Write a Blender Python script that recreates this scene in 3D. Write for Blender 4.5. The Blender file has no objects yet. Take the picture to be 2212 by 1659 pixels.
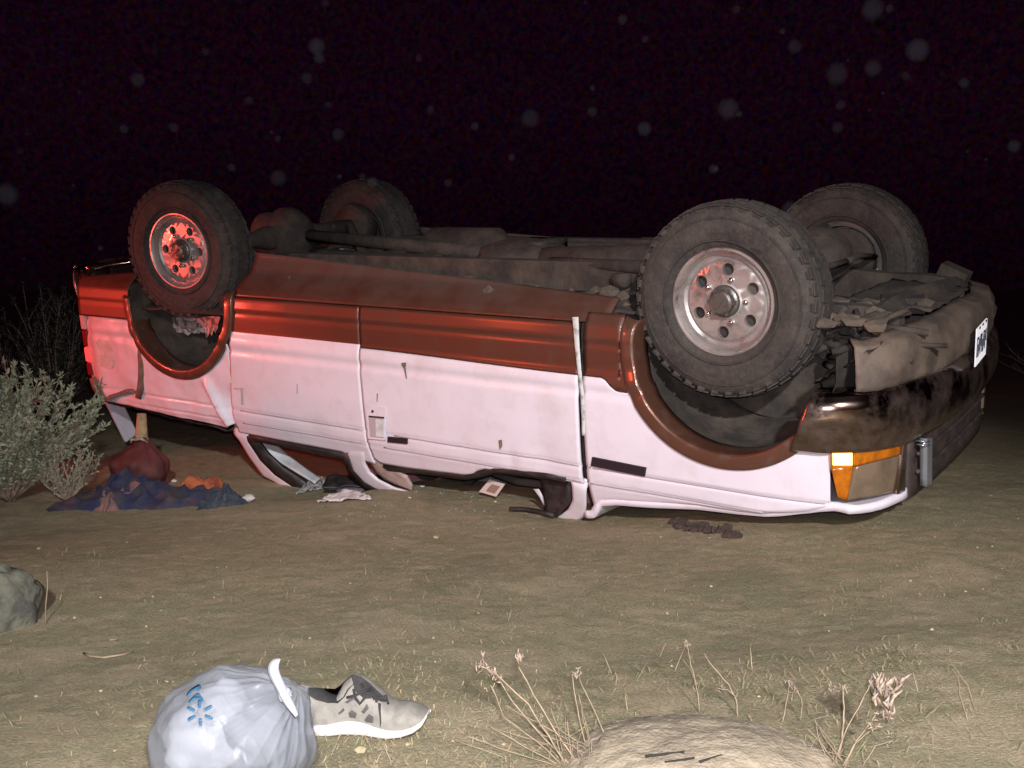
import bpy, bmesh, math, random
from mathutils import Vector, Matrix, noise

# ------------------------------------------------------------------ camera, night sky, lights
S = bpy.context.scene
COL = S.collection
R2 = math.radians
cam = bpy.data.objects.new('camera', bpy.data.cameras.new('camera'))
COL.objects.link(cam)
cam.location = (0, 0, 1.0)
cam.rotation_euler = (R2(85), 0, 0)
cam.data.sensor_width = 36
FPX = 2339.37
cam.data.lens = FPX / 2212 * 36
cam.data.clip_start = 0.05
cam.data.clip_end = 2000
S.camera = cam

S.view_settings.view_transform = 'Standard'
S.view_settings.look = 'None'
S.view_settings.exposure = 0
S.view_settings.gamma = 1
S.view_settings.use_curve_mapping = False

W = bpy.data.worlds.new('World')
S.world = W
W.use_nodes = True
nt = W.node_tree
bg = nt.nodes['Background']
tc = nt.nodes.new('ShaderNodeTexCoord')
no = nt.nodes.new('ShaderNodeTexNoise'); no.inputs['Scale'].default_value = 210; no.inputs['Detail'].default_value = 4
no.inputs['Roughness'].default_value = 0.7
v1 = nt.nodes.new('ShaderNodeVectorMath'); v1.operation = 'MULTIPLY_ADD'
v1.inputs[1].default_value = (0.030, 0.013, 0.022); v1.inputs[2].default_value = (0.0056 - .015, 0.0009 - .0065, 0.0041 - .011)
v2 = nt.nodes.new('ShaderNodeVectorMath'); v2.operation = 'MAXIMUM'; v2.inputs[1].default_value = (0.0008, 0.0002, 0.0008)
nt.links.new(tc.outputs['Generated'], no.inputs['Vector'])
nt.links.new(no.outputs['Color'], v1.inputs[0]); nt.links.new(v1.outputs[0], v2.inputs[0])
sx = nt.nodes.new('ShaderNodeSeparateXYZ'); nt.links.new(tc.outputs['Generated'], sx.inputs[0])
mr = nt.nodes.new('ShaderNodeMapRange'); mr.inputs['From Min'].default_value = 0.0; mr.inputs['From Max'].default_value = 0.16; mr.inputs['To Min'].default_value = 0.5; mr.inputs['To Max'].default_value = 1.0
nt.links.new(sx.outputs['Z'], mr.inputs['Value']); nt.links.new(mr.outputs['Result'], bg.inputs['Strength'])
nt.links.new(v2.outputs[0], bg.inputs['Color'])

def lamp(name, loc, power, color, radius, kind='POINT'):
    d = bpy.data.lights.new(name, kind)
    d.energy = power; d.color = color; d.shadow_soft_size = radius
    o = bpy.data.objects.new(name, d); COL.objects.link(o); o.location = loc
    return o
# the camera's own flash, an added spot high behind the camera that fills the ground,
# and the red beacons of emergency vehicles (all of them out of the frame)
lamp('camera_flash', (0.03, -0.02, 1.07), 400, (0.96, 0.92, 1.0), 0.02)
def beam(name, loc, aim, power, color, radius, cone, blend):
    o = lamp(name, loc, power, color, radius, 'SPOT')
    o.data.spot_size = R2(cone); o.data.spot_blend = blend
    o.rotation_euler = (Vector(aim) - Vector(loc)).to_track_quat('-Z', 'Y').to_euler()
beam('ground_fill_spot', (0.8, -5.5, 4.0), (0.30, 2.75, 0.1), 5000, (1.0, 0.965, 0.97), 0.15, 34, 0.9)
beam('red_beacon', (-5.7, 5.4, 0.95), (-1.80, 6.15, 0.74), 520, (1.0, 0.10, 0.07), 0.2, 31, 0.75)
beam('red_beacon_beside', (-5.5, 2.7, 1.2), (0.7, 4.6, 1.25), 340, (1.0, 0.10, 0.04), 0.38, 38, 0.5)
lamp('red_beacon_behind', (1.2, -7.5, 3.0), 120, (1.0, 0.16, 0.05), 0.15)

# ------------------------------------------------------------------ helpers
rnd = random.Random(7)
W2, H2 = 2212, 1659
CP, SP = math.cos(R2(5)), math.sin(R2(5))

def ray(px, py):
    """world direction (unit depth) of a picture point, camera pitched down 5 degrees"""
    x = (px - W2/2)/FPX; d = (py - H2/2)/FPX
    return Vector((x, CP - d*SP, -SP - d*CP))
CAM = Vector((0, 0, 1.0))
def P(px, py, depth):
    return CAM + ray(px, py)*depth

TM = Matrix(((0.80988221, 0.58445767, -0.05000043, 1.21524791),
             (-0.58494123, 0.79827173, -0.14354791, 4.61000862),
             (-0.04398375, 0.14550422, 0.98837946, 1.41365502),
             (0, 0, 0, 1)))
TI = TM.inverted()
TC = TI @ CAM
def U(px, py, y=-0.86):
    """truck coordinates of a picture point that lies on the plane y = const"""
    d = TI.to_3x3() @ ray(px, py)
    return TC + d*((y - TC.y)/d.y)
def hit(px, py, fx):
    """truck coordinates where the view line meets the front surface x = fx(y)"""
    d = TI.to_3x3() @ ray(px, py)
    g = lambda t: (lambda q: q.x - fx(q.y))(TC + d*t)
    a, b = 1.5, 1.5
    while g(b) > 0 and b < 9: a, b = b, b + 0.02
    for _ in range(30):
        m = (a + b)/2
        if g(m) > 0: a = m
        else: b = m
    return TC + d*a

def interp(tab, x):
    if x <= tab[0][0]: return tab[0][1]
    for (x0, y0), (x1, y1) in zip(tab, tab[1:]):
        if x <= x1:
            return y0 + (y1 - y0)*(x - x0)/(x1 - x0)
    return tab[-1][1]
def smooth(a, b, x):
    t = max(0, min(1, (x - a)/(b - a))); return t*t*(3 - 2*t)
def fbm(x, y, z=0.0, o=4):
    return noise.fractal(Vector((x, y, z)), 0.7, 2.0, o)

def obj(name, bm, mats, parent=None, smooth_=True, doubles=True):
    if doubles: bmesh.ops.remove_doubles(bm, verts=bm.verts, dist=1e-5)
    me = bpy.data.meshes.new(name)
    bm.normal_update()
    bm.to_mesh(me); bm.free()
    for m in (mats if isinstance(mats, (list, tuple)) else [mats]): me.materials.append(m)
    if smooth_:
        for p in me.polygons: p.use_smooth = True
    o = bpy.data.objects.new(name, me); COL.objects.link(o)
    if parent is not None: o.parent = parent
    return o
def empty(name, loc=(0, 0, 0), rotz=0):
    o = bpy.data.objects.new(name, None); COL.objects.link(o)
    o.location = loc; o.rotation_euler = (0, 0, rotz); o.empty_display_size = 0.2
    return o
def tag(o, label=None, cat=None, group=None, kind=None):
    if label: o['label'] = label
    if cat: o['category'] = cat
    if group: o['group'] = group
    if kind: o['kind'] = kind
    return o
def solid(o, t, off=-1):
    m = o.modifiers.new('thick', 'SOLIDIFY'); m.thickness = t; m.offset = off; return o
def edgesplit(o, ang=35):
    m = o.modifiers.new('split', 'EDGE_SPLIT'); m.split_angle = R2(ang); return o
def bevel(o, w=0.006, seg=2):
    m = o.modifiers.new('bevel', 'BEVEL'); m.width = w; m.segments = seg; m.limit_method = 'ANGLE'; return o

def add_box(bm, c, s, rot=None, mi=0):
    M = Matrix.Translation(c)
    if rot is not None: M = M @ rot
    M = M @ Matrix.Diagonal((s[0], s[1], s[2], 1))
    r = bmesh.ops.create_cube(bm, size=1.0, matrix=M)
    for f in {f for v in r['verts'] for f in v.link_faces}: f.material_index = mi
def add_tube(bm, pts, radii, n=8, caps=True, mi=0):
    pts = [Vector(p) for p in pts]
    if not isinstance(radii, (list, tuple)): radii = [radii]*len(pts)
    rings = []
    up = None
    for i, p in enumerate(pts):
        t = (pts[min(i+1, len(pts)-1)] - pts[max(i-1, 0)])
        if t.length < 1e-9: t = Vector((0, 0, 1))
        t.normalize()
        if up is None:
            up = Vector((0, 0, 1)) if abs(t.z) < 0.9 else Vector((1, 0, 0))
        a = t.cross(up)
        if a.length < 1e-6: a = t.cross(Vector((1, 0.3, 0)))
        a.normalize(); b = a.cross(t).normalized(); up = b
        rings.append([bm.verts.new(p + (a*math.cos(2*math.pi*k/n) + b*math.sin(2*math.pi*k/n))*radii[i]) for k in range(n)])
    for r0, r1 in zip(rings, rings[1:]):
        for k in range(n):
            f = bm.faces.new((r0[k], r0[(k+1) % n], r1[(k+1) % n], r1[k])); f.material_index = mi
    if caps and n > 2:
        f = bm.faces.new(rings[0][::-1]); f.material_index = mi
        f = bm.faces.new(rings[-1]); f.material_index = mi
def add_lathe(bm, prof, n=48, mi=0, origin=(0, 0, 0)):
    """prof = (radius, y): revolved about the y axis"""
    ox, oy, oz = origin
    rings = []
    for r, y in prof:
        rings.append([bm.verts.new((ox + r*math.cos(2*math.pi*k/n), oy + y, oz + r*math.sin(2*math.pi*k/n))) for k in range(n)])
    for r0, r1 in zip(rings, rings[1:]):
        for k in range(n):
            f = bm.faces.new((r0[k], r0[(k+1) % n], r1[(k+1) % n], r1[k])); f.material_index = mi
def add_grid(bm, nu, nv, fn, mi=0):
    vs = [[bm.verts.new(fn(i/nu, j/nv)) for j in range(nv+1)] for i in range(nu+1)]
    for i in range(nu):
        for j in range(nv):
            try:
                f = bm.faces.new((vs[i][j], vs[i+1][j], vs[i+1][j+1], vs[i][j+1])); f.material_index = mi
            except ValueError: pass
    return vs
def add_poly(bm, pts, mi=0):
    f = bm.faces.new([bm.verts.new(p) for p in pts]); f.material_index = mi; return f
def add_blob(bm, c, s, amp=0.15, freq=2.5, sub=3, seed=0, mi=0):
    r = bmesh.ops.create_icosphere(bm, subdivisions=sub, radius=1.0)
    for v in r['verts']:
        d = v.co.normalized()
        k = 1 + amp*noise.fractal(d*freq + Vector((seed*7.3, seed*3.1, 0)), 0.8, 2.0, 4)
        v.co = Vector((c[0] + d.x*k*s[0], c[1] + d.y*k*s[1], c[2] + d.z*k*s[2]))
    for f in {f for v in r['verts'] for f in v.link_faces}: f.material_index = mi

# ------------------------------------------------------------------ materials
def mat(name, c, rough=0.7, metal=0.0, c2=None, scale=12, lo=0.42, hi=0.62, rough2=None, metal2=None,
        coat=0.0, bump=0.0, bscale=60, c3=None, scale3=50, amt3=0.5, zdust=None, spec=0.5, trans=0.0, sheen=0.0, detail=6):
    m = bpy.data.materials.new(name); m.use_nodes = True
    t = m.node_tree; b = t.nodes['Principled BSDF']
    b.inputs['Roughness'].default_value = rough; b.inputs['Metallic'].default_value = metal
    b.inputs['Coat Weight'].default_value = coat; b.inputs['Coat Roughness'].default_value = 0.12
    b.inputs['Specular IOR Level'].default_value = spec
    b.inputs['Sheen Weight'].default_value = sheen
    co = t.nodes.new('ShaderNodeTexCoord')
    src = t.nodes.new('ShaderNodeRGB'); src.outputs[0].default_value = (*c, 1)
    out = src.outputs[0]
    def nz(sc, lo, hi, det=detail):
        n = t.nodes.new('ShaderNodeTexNoise'); n.inputs['Scale'].default_value = sc; n.inputs['Detail'].default_value = det
        n.inputs['Roughness'].default_value = 0.68
        t.links.new(co.outputs['Object'], n.inputs['Vector'])
        r = t.nodes.new('ShaderNodeMapRange'); r.inputs['From Min'].default_value = lo; r.inputs['From Max'].default_value = hi
        t.links.new(n.outputs['Fac'], r.inputs['Value'])
        return r.outputs['Result']
    def mix(fac, a, colb):
        x = t.nodes.new('ShaderNodeMix'); x.data_type = 'RGBA'
        t.links.new(fac, x.inputs['Factor']); t.links.new(a, x.inputs['A']); x.inputs['B'].default_value = (*colb, 1)
        return x.outputs['Result']
    if c2 is not None:
        f = nz(scale, lo, hi)
        if zdust is not None:          # dirt thrown up from the road: thicker towards the sills (object height)
            sx = t.nodes.new('ShaderNodeSeparateXYZ'); t.links.new(co.outputs['Object'], sx.inputs[0])
            r = t.nodes.new('ShaderNodeMapRange'); r.inputs['From Min'].default_value = zdust[0]; r.inputs['From Max'].default_value = zdust[1]
            r.inputs['To Min'].default_value = zdust[2]; r.inputs['To Max'].default_value = zdust[3]; r.clamp = True
            t.links.new(sx.outputs['Z'], r.inputs['Value'])
            a = t.nodes.new('ShaderNodeMath'); a.operation = 'ADD'; a.use_clamp = True
            n2 = t.nodes.new('ShaderNodeMath'); n2.operation = 'MULTIPLY'; n2.inputs[1].default_value = 0.5
            t.links.new(f, n2.inputs[0]); t.links.new(n2.outputs[0], a.inputs[0]); t.links.new(r.outputs['Result'], a.inputs[1])
            f = a.outputs[0]
        out = mix(f, out, c2)
        if rough2 is not None:
            r = t.nodes.new('ShaderNodeMapRange'); r.inputs['To Min'].default_value = rough; r.inputs['To Max'].default_value = rough2
            t.links.new(f, r.inputs['Value']); t.links.new(r.outputs['Result'], b.inputs['Roughness'])
        if metal2 is not None:
            r = t.nodes.new('ShaderNodeMapRange'); r.inputs['To Min'].default_value = metal; r.inputs['To Max'].default_value = metal2
            t.links.new(f, r.inputs['Value']); t.links.new(r.outputs['Result'], b.inputs['Metallic'])
        if coat and rough2 is not None:
            r = t.nodes.new('ShaderNodeMapRange'); r.inputs['To Min'].default_value = coat; r.inputs['To Max'].default_value = 0.0
            t.links.new(f, r.inputs['Value']); t.links.new(r.outputs['Result'], b.inputs['Coat Weight'])
    if c3 is not None:
        f = nz(scale3, 0.5, 0.72)
        q = t.nodes.new('ShaderNodeMath'); q.operation = 'MULTIPLY'; q.inputs[1].default_value = amt3
        t.links.new(f, q.inputs[0]); out = mix(q.outputs[0], out, c3)
    t.links.new(out, b.inputs['Base Color'])
    if bump:
        n = t.nodes.new('ShaderNodeTexNoise'); n.inputs['Scale'].default_value = bscale; n.inputs['Detail'].default_value = 8
        t.links.new(co.outputs['Object'], n.inputs['Vector'])
        k = t.nodes.new('ShaderNodeBump'); k.inputs['Strength'].default_value = bump; k.inputs['Distance'].default_value = 0.01
        t.links.new(n.outputs['Fac'], k.inputs['Height']); t.links.new(k.outputs['Normal'], b.inputs['Normal'])
    return m
def glow(name, c, strength, base):
    m = mat(name, base, rough=0.15)
    b = m.node_tree.nodes['Principled BSDF']
    b.inputs['Emission Color'].default_value = (*c, 1); b.inputs['Emission Strength'].default_value = strength
    return m

DUST = (0.068, 0.046, 0.036)
M = {}
M['white'] = mat('white_paint', (0.64, 0.60, 0.66), 0.45, coat=0.2, c2=(0.50, 0.45, 0.42), scale=3.0, lo=0.52, hi=0.95, c3=(0.42, 0.36, 0.33), scale3=11, amt3=0.25, bump=0.04, bscale=5)
M['tan'] = mat('copper_brown_paint', (0.11, 0.044, 0.028), 0.47, metal=0.5, coat=0.15, c2=DUST, scale=5, lo=0.34, hi=0.60, rough2=0.8, metal2=0.0, zdust=(-0.47, -0.28, -0.30, 0.55), bump=0.02, bscale=14)
M['flare'] = mat('copper_flare_paint', (0.14, 0.062, 0.040), 0.34, metal=0.5, coat=0.6, c2=DUST, scale=11, lo=0.5, hi=0.8, rough2=0.75, metal2=0.0)
M['chrome'] = mat('dusty_chrome', (0.27, 0.20, 0.17), 0.12, metal=1.0, c2=(0.12, 0.082, 0.06), scale=5, lo=0.40, hi=0.9, rough2=0.6, metal2=0.5, c3=(0.10, 0.075, 0.06), scale3=45, amt3=0.5)
M['alloy'] = mat('polished_alloy', (0.50, 0.47, 0.46), 0.20, metal=0.95, c2=(0.20, 0.16, 0.135), scale=6, lo=0.32, hi=0.72, rough2=0.7, metal2=0.1)
M['hub'] = mat('grimy_hub', (0.16, 0.15, 0.14), 0.35, metal=0.7, c2=(0.09, 0.075, 0.06), scale=30, rough2=0.8)
M['nut'] = mat('chrome_nut', (0.7, 0.68, 0.66), 0.12, metal=1.0)
M['tyre'] = mat('dusty_rubber', (0.020, 0.018, 0.017), 0.85, c2=(0.055, 0.045, 0.036), scale=7, lo=0.38, hi=0.70, c3=(0.080, 0.064, 0.048), scale3=38, amt3=0.6, bump=0.35, bscale=70)
M['under'] = mat('muddy_steel', (0.024, 0.019, 0.016), 0.9, c2=(0.068, 0.051, 0.037), scale=7, lo=0.40, hi=0.66, c3=(0.03, 0.026, 0.025), scale3=22, amt3=0.6, bump=0.5, bscale=40)
M['under_light'] = mat('dusty_plate_metal', (0.26, 0.22, 0.19), 0.55, metal=0.35, c2=(0.15, 0.115, 0.085), scale=8, rough2=0.9)
M['valance'] = mat('dusty_grey_plastic', (0.125, 0.092, 0.068), 0.75, c2=(0.065, 0.049, 0.038), scale=7, bump=0.2, bscale=50)
M['black'] = mat('black_rubber_trim', (0.012, 0.010, 0.012), 0.55, c2=(0.035, 0.028, 0.026), scale=20)
M['dark'] = mat('dark_interior_cloth', (0.035, 0.028, 0.026), 0.9, c2=(0.065, 0.05, 0.042), scale=10)
M['trim'] = mat('pale_interior_trim', (0.50, 0.52, 0.54), 0.5, c2=(0.36, 0.36, 0.37), scale=9)
M['jamb'] = mat('pale_jamb', (0.50, 0.52, 0.50), 0.45, c2=(0.16, 0.14, 0.12), scale=30, lo=0.5, hi=0.7)
M['badge'] = mat('black_badge', (0.016, 0.010, 0.016), 0.5)
M['groove'] = mat('shade_and_mark_grey', (0.36, 0.33, 0.36), 0.6)
M['mud'] = mat('mud_and_shade_brown', (0.13, 0.085, 0.06), 0.95, c2=(0.20, 0.14, 0.10), scale=20)  # serves mud splashes, the door joint and the shaded torn edges
M['fueldoor'] = mat('repainted_grey_white', (0.56, 0.60, 0.60), 0.5, c2=(0.42, 0.43, 0.43), scale=14)
M['amber'] = mat('amber_lens', (0.44, 0.125, 0.004), 0.12, coat=0.8, c2=(0.27, 0.075, 0.003), scale=25)
M['amber_flash_glow'] = glow('amber_flash_glow', (1.0, 0.66, 0.10), 9.0, (0.9, 0.5, 0.05))  # glow stands in for flash thrown back by the amber reflector
M['red'] = mat('red_lens', (0.22, 0.012, 0.014), 0.2, coat=0.7)
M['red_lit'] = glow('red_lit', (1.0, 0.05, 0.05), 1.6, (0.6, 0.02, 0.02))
M['lens'] = mat('headlight_lens', (0.27, 0.195, 0.135), 0.2, metal=0.45, coat=1.0, c2=(0.19, 0.14, 0.095), scale=12, rough2=0.35)
M['grille'] = mat('dark_grille_plastic', (0.03, 0.020, 0.018), 0.6, c2=(0.06, 0.045, 0.038), scale=12)
M['chromebar'] = mat('bright_grille_chrome', (0.40, 0.42, 0.45), 0.25, metal=0.7)
M['plate'] = mat('reflective_plate', (0.85, 0.88, 0.92), 0.35, metal=0.0, sheen=1.0)
M['ink'] = mat('dark_blue_ink', (0.02, 0.025, 0.05), 0.5)

# ------------------------------------------------------------------ the ground
CTRL = [(0.24, 4.58, 0.005), (-0.48, 5.16, 0.035), (-0.98, 5.61, -0.065), (0.93, 4.05, 0.115), (1.49, 3.89, 0.135), (0.55, 4.2, 0.05),
        (-0.26, 1.93, 0.150), (-0.49, 1.83, 0.130), (-2.0, 5.0, -0.03), (0.3, 3.0, 0.09), (-1.3, 3.0, 0.06), (1.2, 2.2, 0.17), (2.2, 3.4, 0.16),
        (0, -1, 0.10), (3, -1, 0.1), (-3, -1, 0.1), (-3, 8, 0.0), (3, 8, 0.12), (0, 9, 0.05), (-4, 3, 0.0), (4, 4, 0.15)]
def base_z(x, y):
    w = s = 0.0
    for cx, cy, cz in CTRL:
        k = 1.0/(((x-cx)**2 + (y-cy)**2)**1.5 + 0.02); w += k; s += k*cz
    r = math.hypot(x, y - 3)
    return (s/w) + 0.9*smooth(25, 160, r)*(0.4 + fbm(x*0.012, y*0.012, 3.0, 3))
def gz(x, y):
    z = base_z(x, y)
    z += 0.006*fbm(x*1.7, y*1.7, 1.0, 3) + 0.0022*fbm(x*7, y*7, 5.0, 3)
    return z
def gfine(x, y):
    return gz(x, y) + 0.0038*fbm(x*24, y*24, 9.0, 4)
def G(px, py):
    d = ray(px, py); t = 0.8
    while t < 40:
        q = CAM + d*t
        if q.z < gz(q.x, q.y): break
        t += 0.01
    return CAM + d*t

def axis(lo, hi, step, far):
    a = []; v = lo; s = step
    left = []
    while v > -far: s *= 1.28; v -= s; left.append(v)
    a = left[::-1]
    n = int((hi - lo)/step)
    a += [lo + i*(hi - lo)/n for i in range(n+1)]
    v = hi; s = step
    while v < far: s *= 1.28; v += s; a.append(v)
    return a
xs = axis(-2.6, 2.8, 0.018, 700); ys = axis(1.3, 5.6, 0.017, 900)
verts = []
for y in ys:
    for x in xs:
        verts.append((x, y, gfine(x, y) if -8 < x < 8 and -3 < y < 14 else base_z(x, y)))
nx = len(xs)
faces = [(j*nx+i, j*nx+i+1, (j+1)*nx+i+1, (j+1)*nx+i) for j in range(len(ys)-1) for i in range(nx-1)]
me = bpy.data.meshes.new('ground'); me.from_pydata(verts, [], faces)
for p in me.polygons: p.use_smooth = True
ground = bpy.data.objects.new('ground', me); COL.objects.link(ground); ground['kind'] = 'structure'

gm = bpy.data.materials.new('dry_dirt'); gm.use_nodes = True
t = gm.node_tree; b = t.nodes['Principled BSDF']; b.inputs['Roughness'].default_value = 0.95; b.inputs['Specular IOR Level'].default_value = 0.1
co = t.nodes.new('ShaderNodeTexCoord')
def gn(sc, det=6, r=0.7):
    n = t.nodes.new('ShaderNodeTexNoise'); n.inputs['Scale'].default_value = sc; n.inputs['Detail'].default_value = det; n.inputs['Roughness'].default_value = r
    t.links.new(co.outputs['Object'], n.inputs['Vector']); return n
def ramp(n, stops):
    r = t.nodes.new('ShaderNodeValToRGB'); el = r.color_ramp.elements
    el[0].position, el[0].color = stops[0][0], (*stops[0][1], 1); el[1].position, el[1].color = stops[-1][0], (*stops[-1][1], 1)
    for p, c in stops[1:-1]: k = el.new(p); k.color = (*c, 1)
    t.links.new(n.outputs['Fac'], r.inputs['Fac']); return r
r1 = ramp(gn(2.4, 6, 0.66), [(0.38, (0.17, 0.175, 0.10)), (0.46, (0.41, 0.315, 0.205)), (0.52, (0.22, 0.22, 0.125)), (0.60, (0.48, 0.38, 0.26))])
r2 = ramp(gn(34, 7, 0.8), [(0.36, (0.15, 0.125, 0.10)), (0.46, (0.37, 0.30, 0.19)), (0.54, (0.25, 0.25, 0.135)), (0.64, (0.52, 0.41, 0.27))])
mx = t.nodes.new('ShaderNodeMix'); mx.data_type = 'RGBA'; mx.inputs['Factor'].default_value = 0.40
t.links.new(r1.outputs['Color'], mx.inputs['A']); t.links.new(r2.outputs['Color'], mx.inputs['B'])
r3 = ramp(gn(150, 3, 0.7), [(0.38, (0.10, 0.08, 0.08)), (0.47, (0.36, 0.30, 0.20)), (0.53, (0.22, 0.24, 0.13)), (0.62, (0.60, 0.48, 0.33))])
mx2 = t.nodes.new('ShaderNodeMix'); mx2.data_type = 'RGBA'; mx2.inputs['Factor'].default_value = 0.35
t.links.new(mx.outputs['Result'], mx2.inputs['A']); t.links.new(r3.outputs['Color'], mx2.inputs['B'])
t.links.new(mx2.outputs['Result'], b.inputs['Base Color'])
bn = gn(120, 8, 0.75); bp = t.nodes.new('ShaderNodeBump'); bp.inputs['Strength'].default_value = 0.8; bp.inputs['Distance'].default_value = 0.015
t.links.new(bn.outputs['Fac'], bp.inputs['Height']); t.links.new(bp.outputs['Normal'], b.inputs['Normal'])
me.materials.append(gm)

# ------------------------------------------------------------------ the overturned pickup truck
truck = empty('pickup_truck')
truck.matrix_world = TM
tag(truck, 'white and copper brown pickup truck lying upside down on its roof', 'pickup truck')

YT = [(-1.52, .68), (-1.35, .76), (-1.22, .822), (-1.15, .846), (-1.12, .860), (-1.05, .868), (-.92, .874), (-.76, .874), (-.73, .865), (-.70, .872), (-.665, .866),
      (-.64, .856), (-.55, .852), (-.535, .846), (-.52, .852), (-.46, .842), (-.42, .815), (-.38, .765), (-.34, .70), (-.28, .66)]
def yprof(z):
    y = interp(YT, z)
    y -= 0.007*math.exp(-((z + 1.052)/0.0065)**2) + 0.007*math.exp(-((z + 1.122)/0.0065)**2)
    return y
def zrock(x): return -0.415 + 0.052*(-0.64 - x)

def panel(bm, xlist, zb, zt, side=-1, rows=40, yf=None, mi=0, ins=0.0):
    """sheet of body side between the curves zb(x) and zt(x)"""
    cols = []
    for x in xlist:
        a, c = zb(x), zt(x)
        col = []
        for j in range(rows+1):
            z = a + (c - a)*j/rows
            y = yprof(z) - ins
            if yf: y += yf(x, z)
            col.append(bm.verts.new((x, side*y, z)))
        cols.append(col)
    for p, q in zip(cols, cols[1:]):
        for j in range(rows):
            f = (p[j], q[j], q[j+1], p[j+1]) if side < 0 else (p[j+1], q[j+1], q[j], p[j])
            try: g = bm.faces.new(f); g.material_index = mi
            except ValueError: pass
def lin(a, b, n): return [a + (b - a)*i/n for i in range(n+1)]

XA, ZA, RA = 0.055, -0.520, 0.447        # front wheel arch (centre, outer radius of its flare)
XB, ZB, RBX, RBZ = -3.15, -0.500, 0.462, 0.425
def arch_f(x):
    d = RA*RA - (x - XA)**2
    return ZA - math.sqrt(d) if d > 0 else None
def arch_r(x):
    d = 1 - ((x - XB)/RBX)**2
    return ZB - RBZ*math.sqrt(d) if d > 0 else None
FB = [(-.565, -1.285), (-.53, -1.223), (-.45, -1.204), (-.29, -1.188), (-.08, -1.16), (.09, -1.15), (.2, -1.14), (.37, -1.105), (.47, -1.068), (.6, -1.04)]
def fend_y(x, z):
    w = -0.028*max(0, (x - 0.15)/0.3)**2
    zb = interp(FB, x)
    w -= 0.03*max(0, 1 - (z - zb)/0.03)**2          # rolled under at the hood line
    w += 0.004*math.sin(x*9)*smooth(-1.08, -1.16, z)
    return w
def make_fender(side):
    bm = bmesh.new()
    # white: hood line up to the two tone line / wheel arch
    xl = lin(-.563, XA - RA - .001, 10) + [XA + RA*math.sin(a) for a in lin(-1.55, 0.95, 70)] + lin(XA + RA*math.sin(.95) + .006, 0.448, 8)
    def zt(x):
        a = arch_f(x)
        if x < -.47: return -.668
        if x < -.35: return min(a if a else -.668, -.668 - .05*smooth(-.48, -.40, x))
        if x < .25: return a
        return min(-.835, a) if a else -.835
    panel(bm, xl, lambda x: interp(FB, x), zt, side, 46, fend_y)
    # copper brown strip in front of the wheel
    xl = lin(-.563, XA - RA - .0005, 8) + [XA + RA*math.sin(a) for a in lin(-1.57, -1.0, 14)]
    def zt2(x):
        a = arch_f(x)
        return -.415 if x < XA - RA else min(a, -.415)
    panel(bm, [x for x in xl if x < -.36], zt, zt2, side, 22, None, 1)
    o = obj('front_fender', bm, [M['white'], M['tan']], truck)
    return solid(o, 0.012, 1 if side > 0 else -1)

def door_y(x, z):
    w = 0.0
    w -= 0.010*math.exp(-((x + .78)/.07)**2 - ((z + 1.02)/.12)**2)     # dent by the front post
    w -= 0.006*math.exp(-((x + .95)/.03)**2 - ((z + 1.08)/.06)**2)
    w += 0.004*fbm(x*3, z*3, 2.0, 2)
    return w
SILL = [(-1.79, -1.20), (-1.76, -1.222), (-1.58, -1.218), (-1.253, -1.200), (-1.20, -1.192), (-1.16, -1.165), (-1.11, -1.146), (-.95, -1.141), (-.69, -1.133), (-.58, -1.13)]
def make_door(side):
    root = bmesh.new()
    xl = lin(-1.801, -.590, 70)
    panel(root, xl, lambda x: interp(SILL, x), lambda x: -.650 - .017*smooth(-1.79, -.6, x), side, 48, door_y)
    panel(root, xl, lambda x: -.650 - .017*smooth(-1.79, -.6, x), lambda x: -.455, side, 18, None, 1)
    d = obj('door', root, [M['white'], M['tan']], truck)
    solid(d, 0.014, 1 if side > 0 else -1)
    return d
# sill below the doors
def make_rocker(side):
    bm = bmesh.new()
    panel(bm, lin(-2.70, -.46, 60), lambda x: -.451, lambda x: zrock(x) + .06, side, 16, None, 0, 0.002)
    return solid(obj('rocker_panel', bm, M['tan'], truck), 0.01, 1 if side > 0 else -1)

CSB = [(-2.95, -1.16), (-2.80, -1.205), (-2.665, -1.205), (-2.50, -1.208), (-2.004, -1.213), (-1.97, -1.235), (-1.87, -1.26), (-1.79, -1.27)]
def make_cab_side(side):
    bm = bmesh.new()
    gap = lambda z: -2.722 - .05*smooth(-.62, -1.15, z)
    # pressed sheet behind the door, then the two posts that run down to the crushed roof
    xl = lin(0, 1, 60)
    def sheet(z0f, z1f, rows, mi):
        cols = []
        for s in xl:
            col = []
            for j in range(rows+1):
                # bottom edge follows the window opening
                xx = -2.73 + s*(.925)
                a, c = z0f(xx), z1f(xx)
                z = a + (c - a)*j/rows
                x = gap(z) + s*(-1.806 - gap(z))
                y = yprof(z) + 0.003*fbm(x*3, z*3, 4.0, 2)
                col.append(bm.verts.new((x, side*y, z)))
            cols.append(col)
        for p, q in zip(cols, cols[1:]):
            for j in range(rows):
                f = bm.faces.new((p[j], q[j], q[j+1], p[j+1]) if side < 0 else (p[j+1], q[j+1], q[j], p[j])); f.material_index = mi
    sheet(lambda x: interp([(-2.73, -1.19), (-2.0, -1.196), (-1.96, -1.215), (-1.80, -1.235)], x), lambda x: -.634, 44, 0)
    sheet(lambda x: -.634, lambda x: -.455, 14, 1)
    o = obj('cab_side', bm, [M['white'], M['tan']], truck)
    return solid(o, 0.012, 1 if side > 0 else -1)
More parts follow.
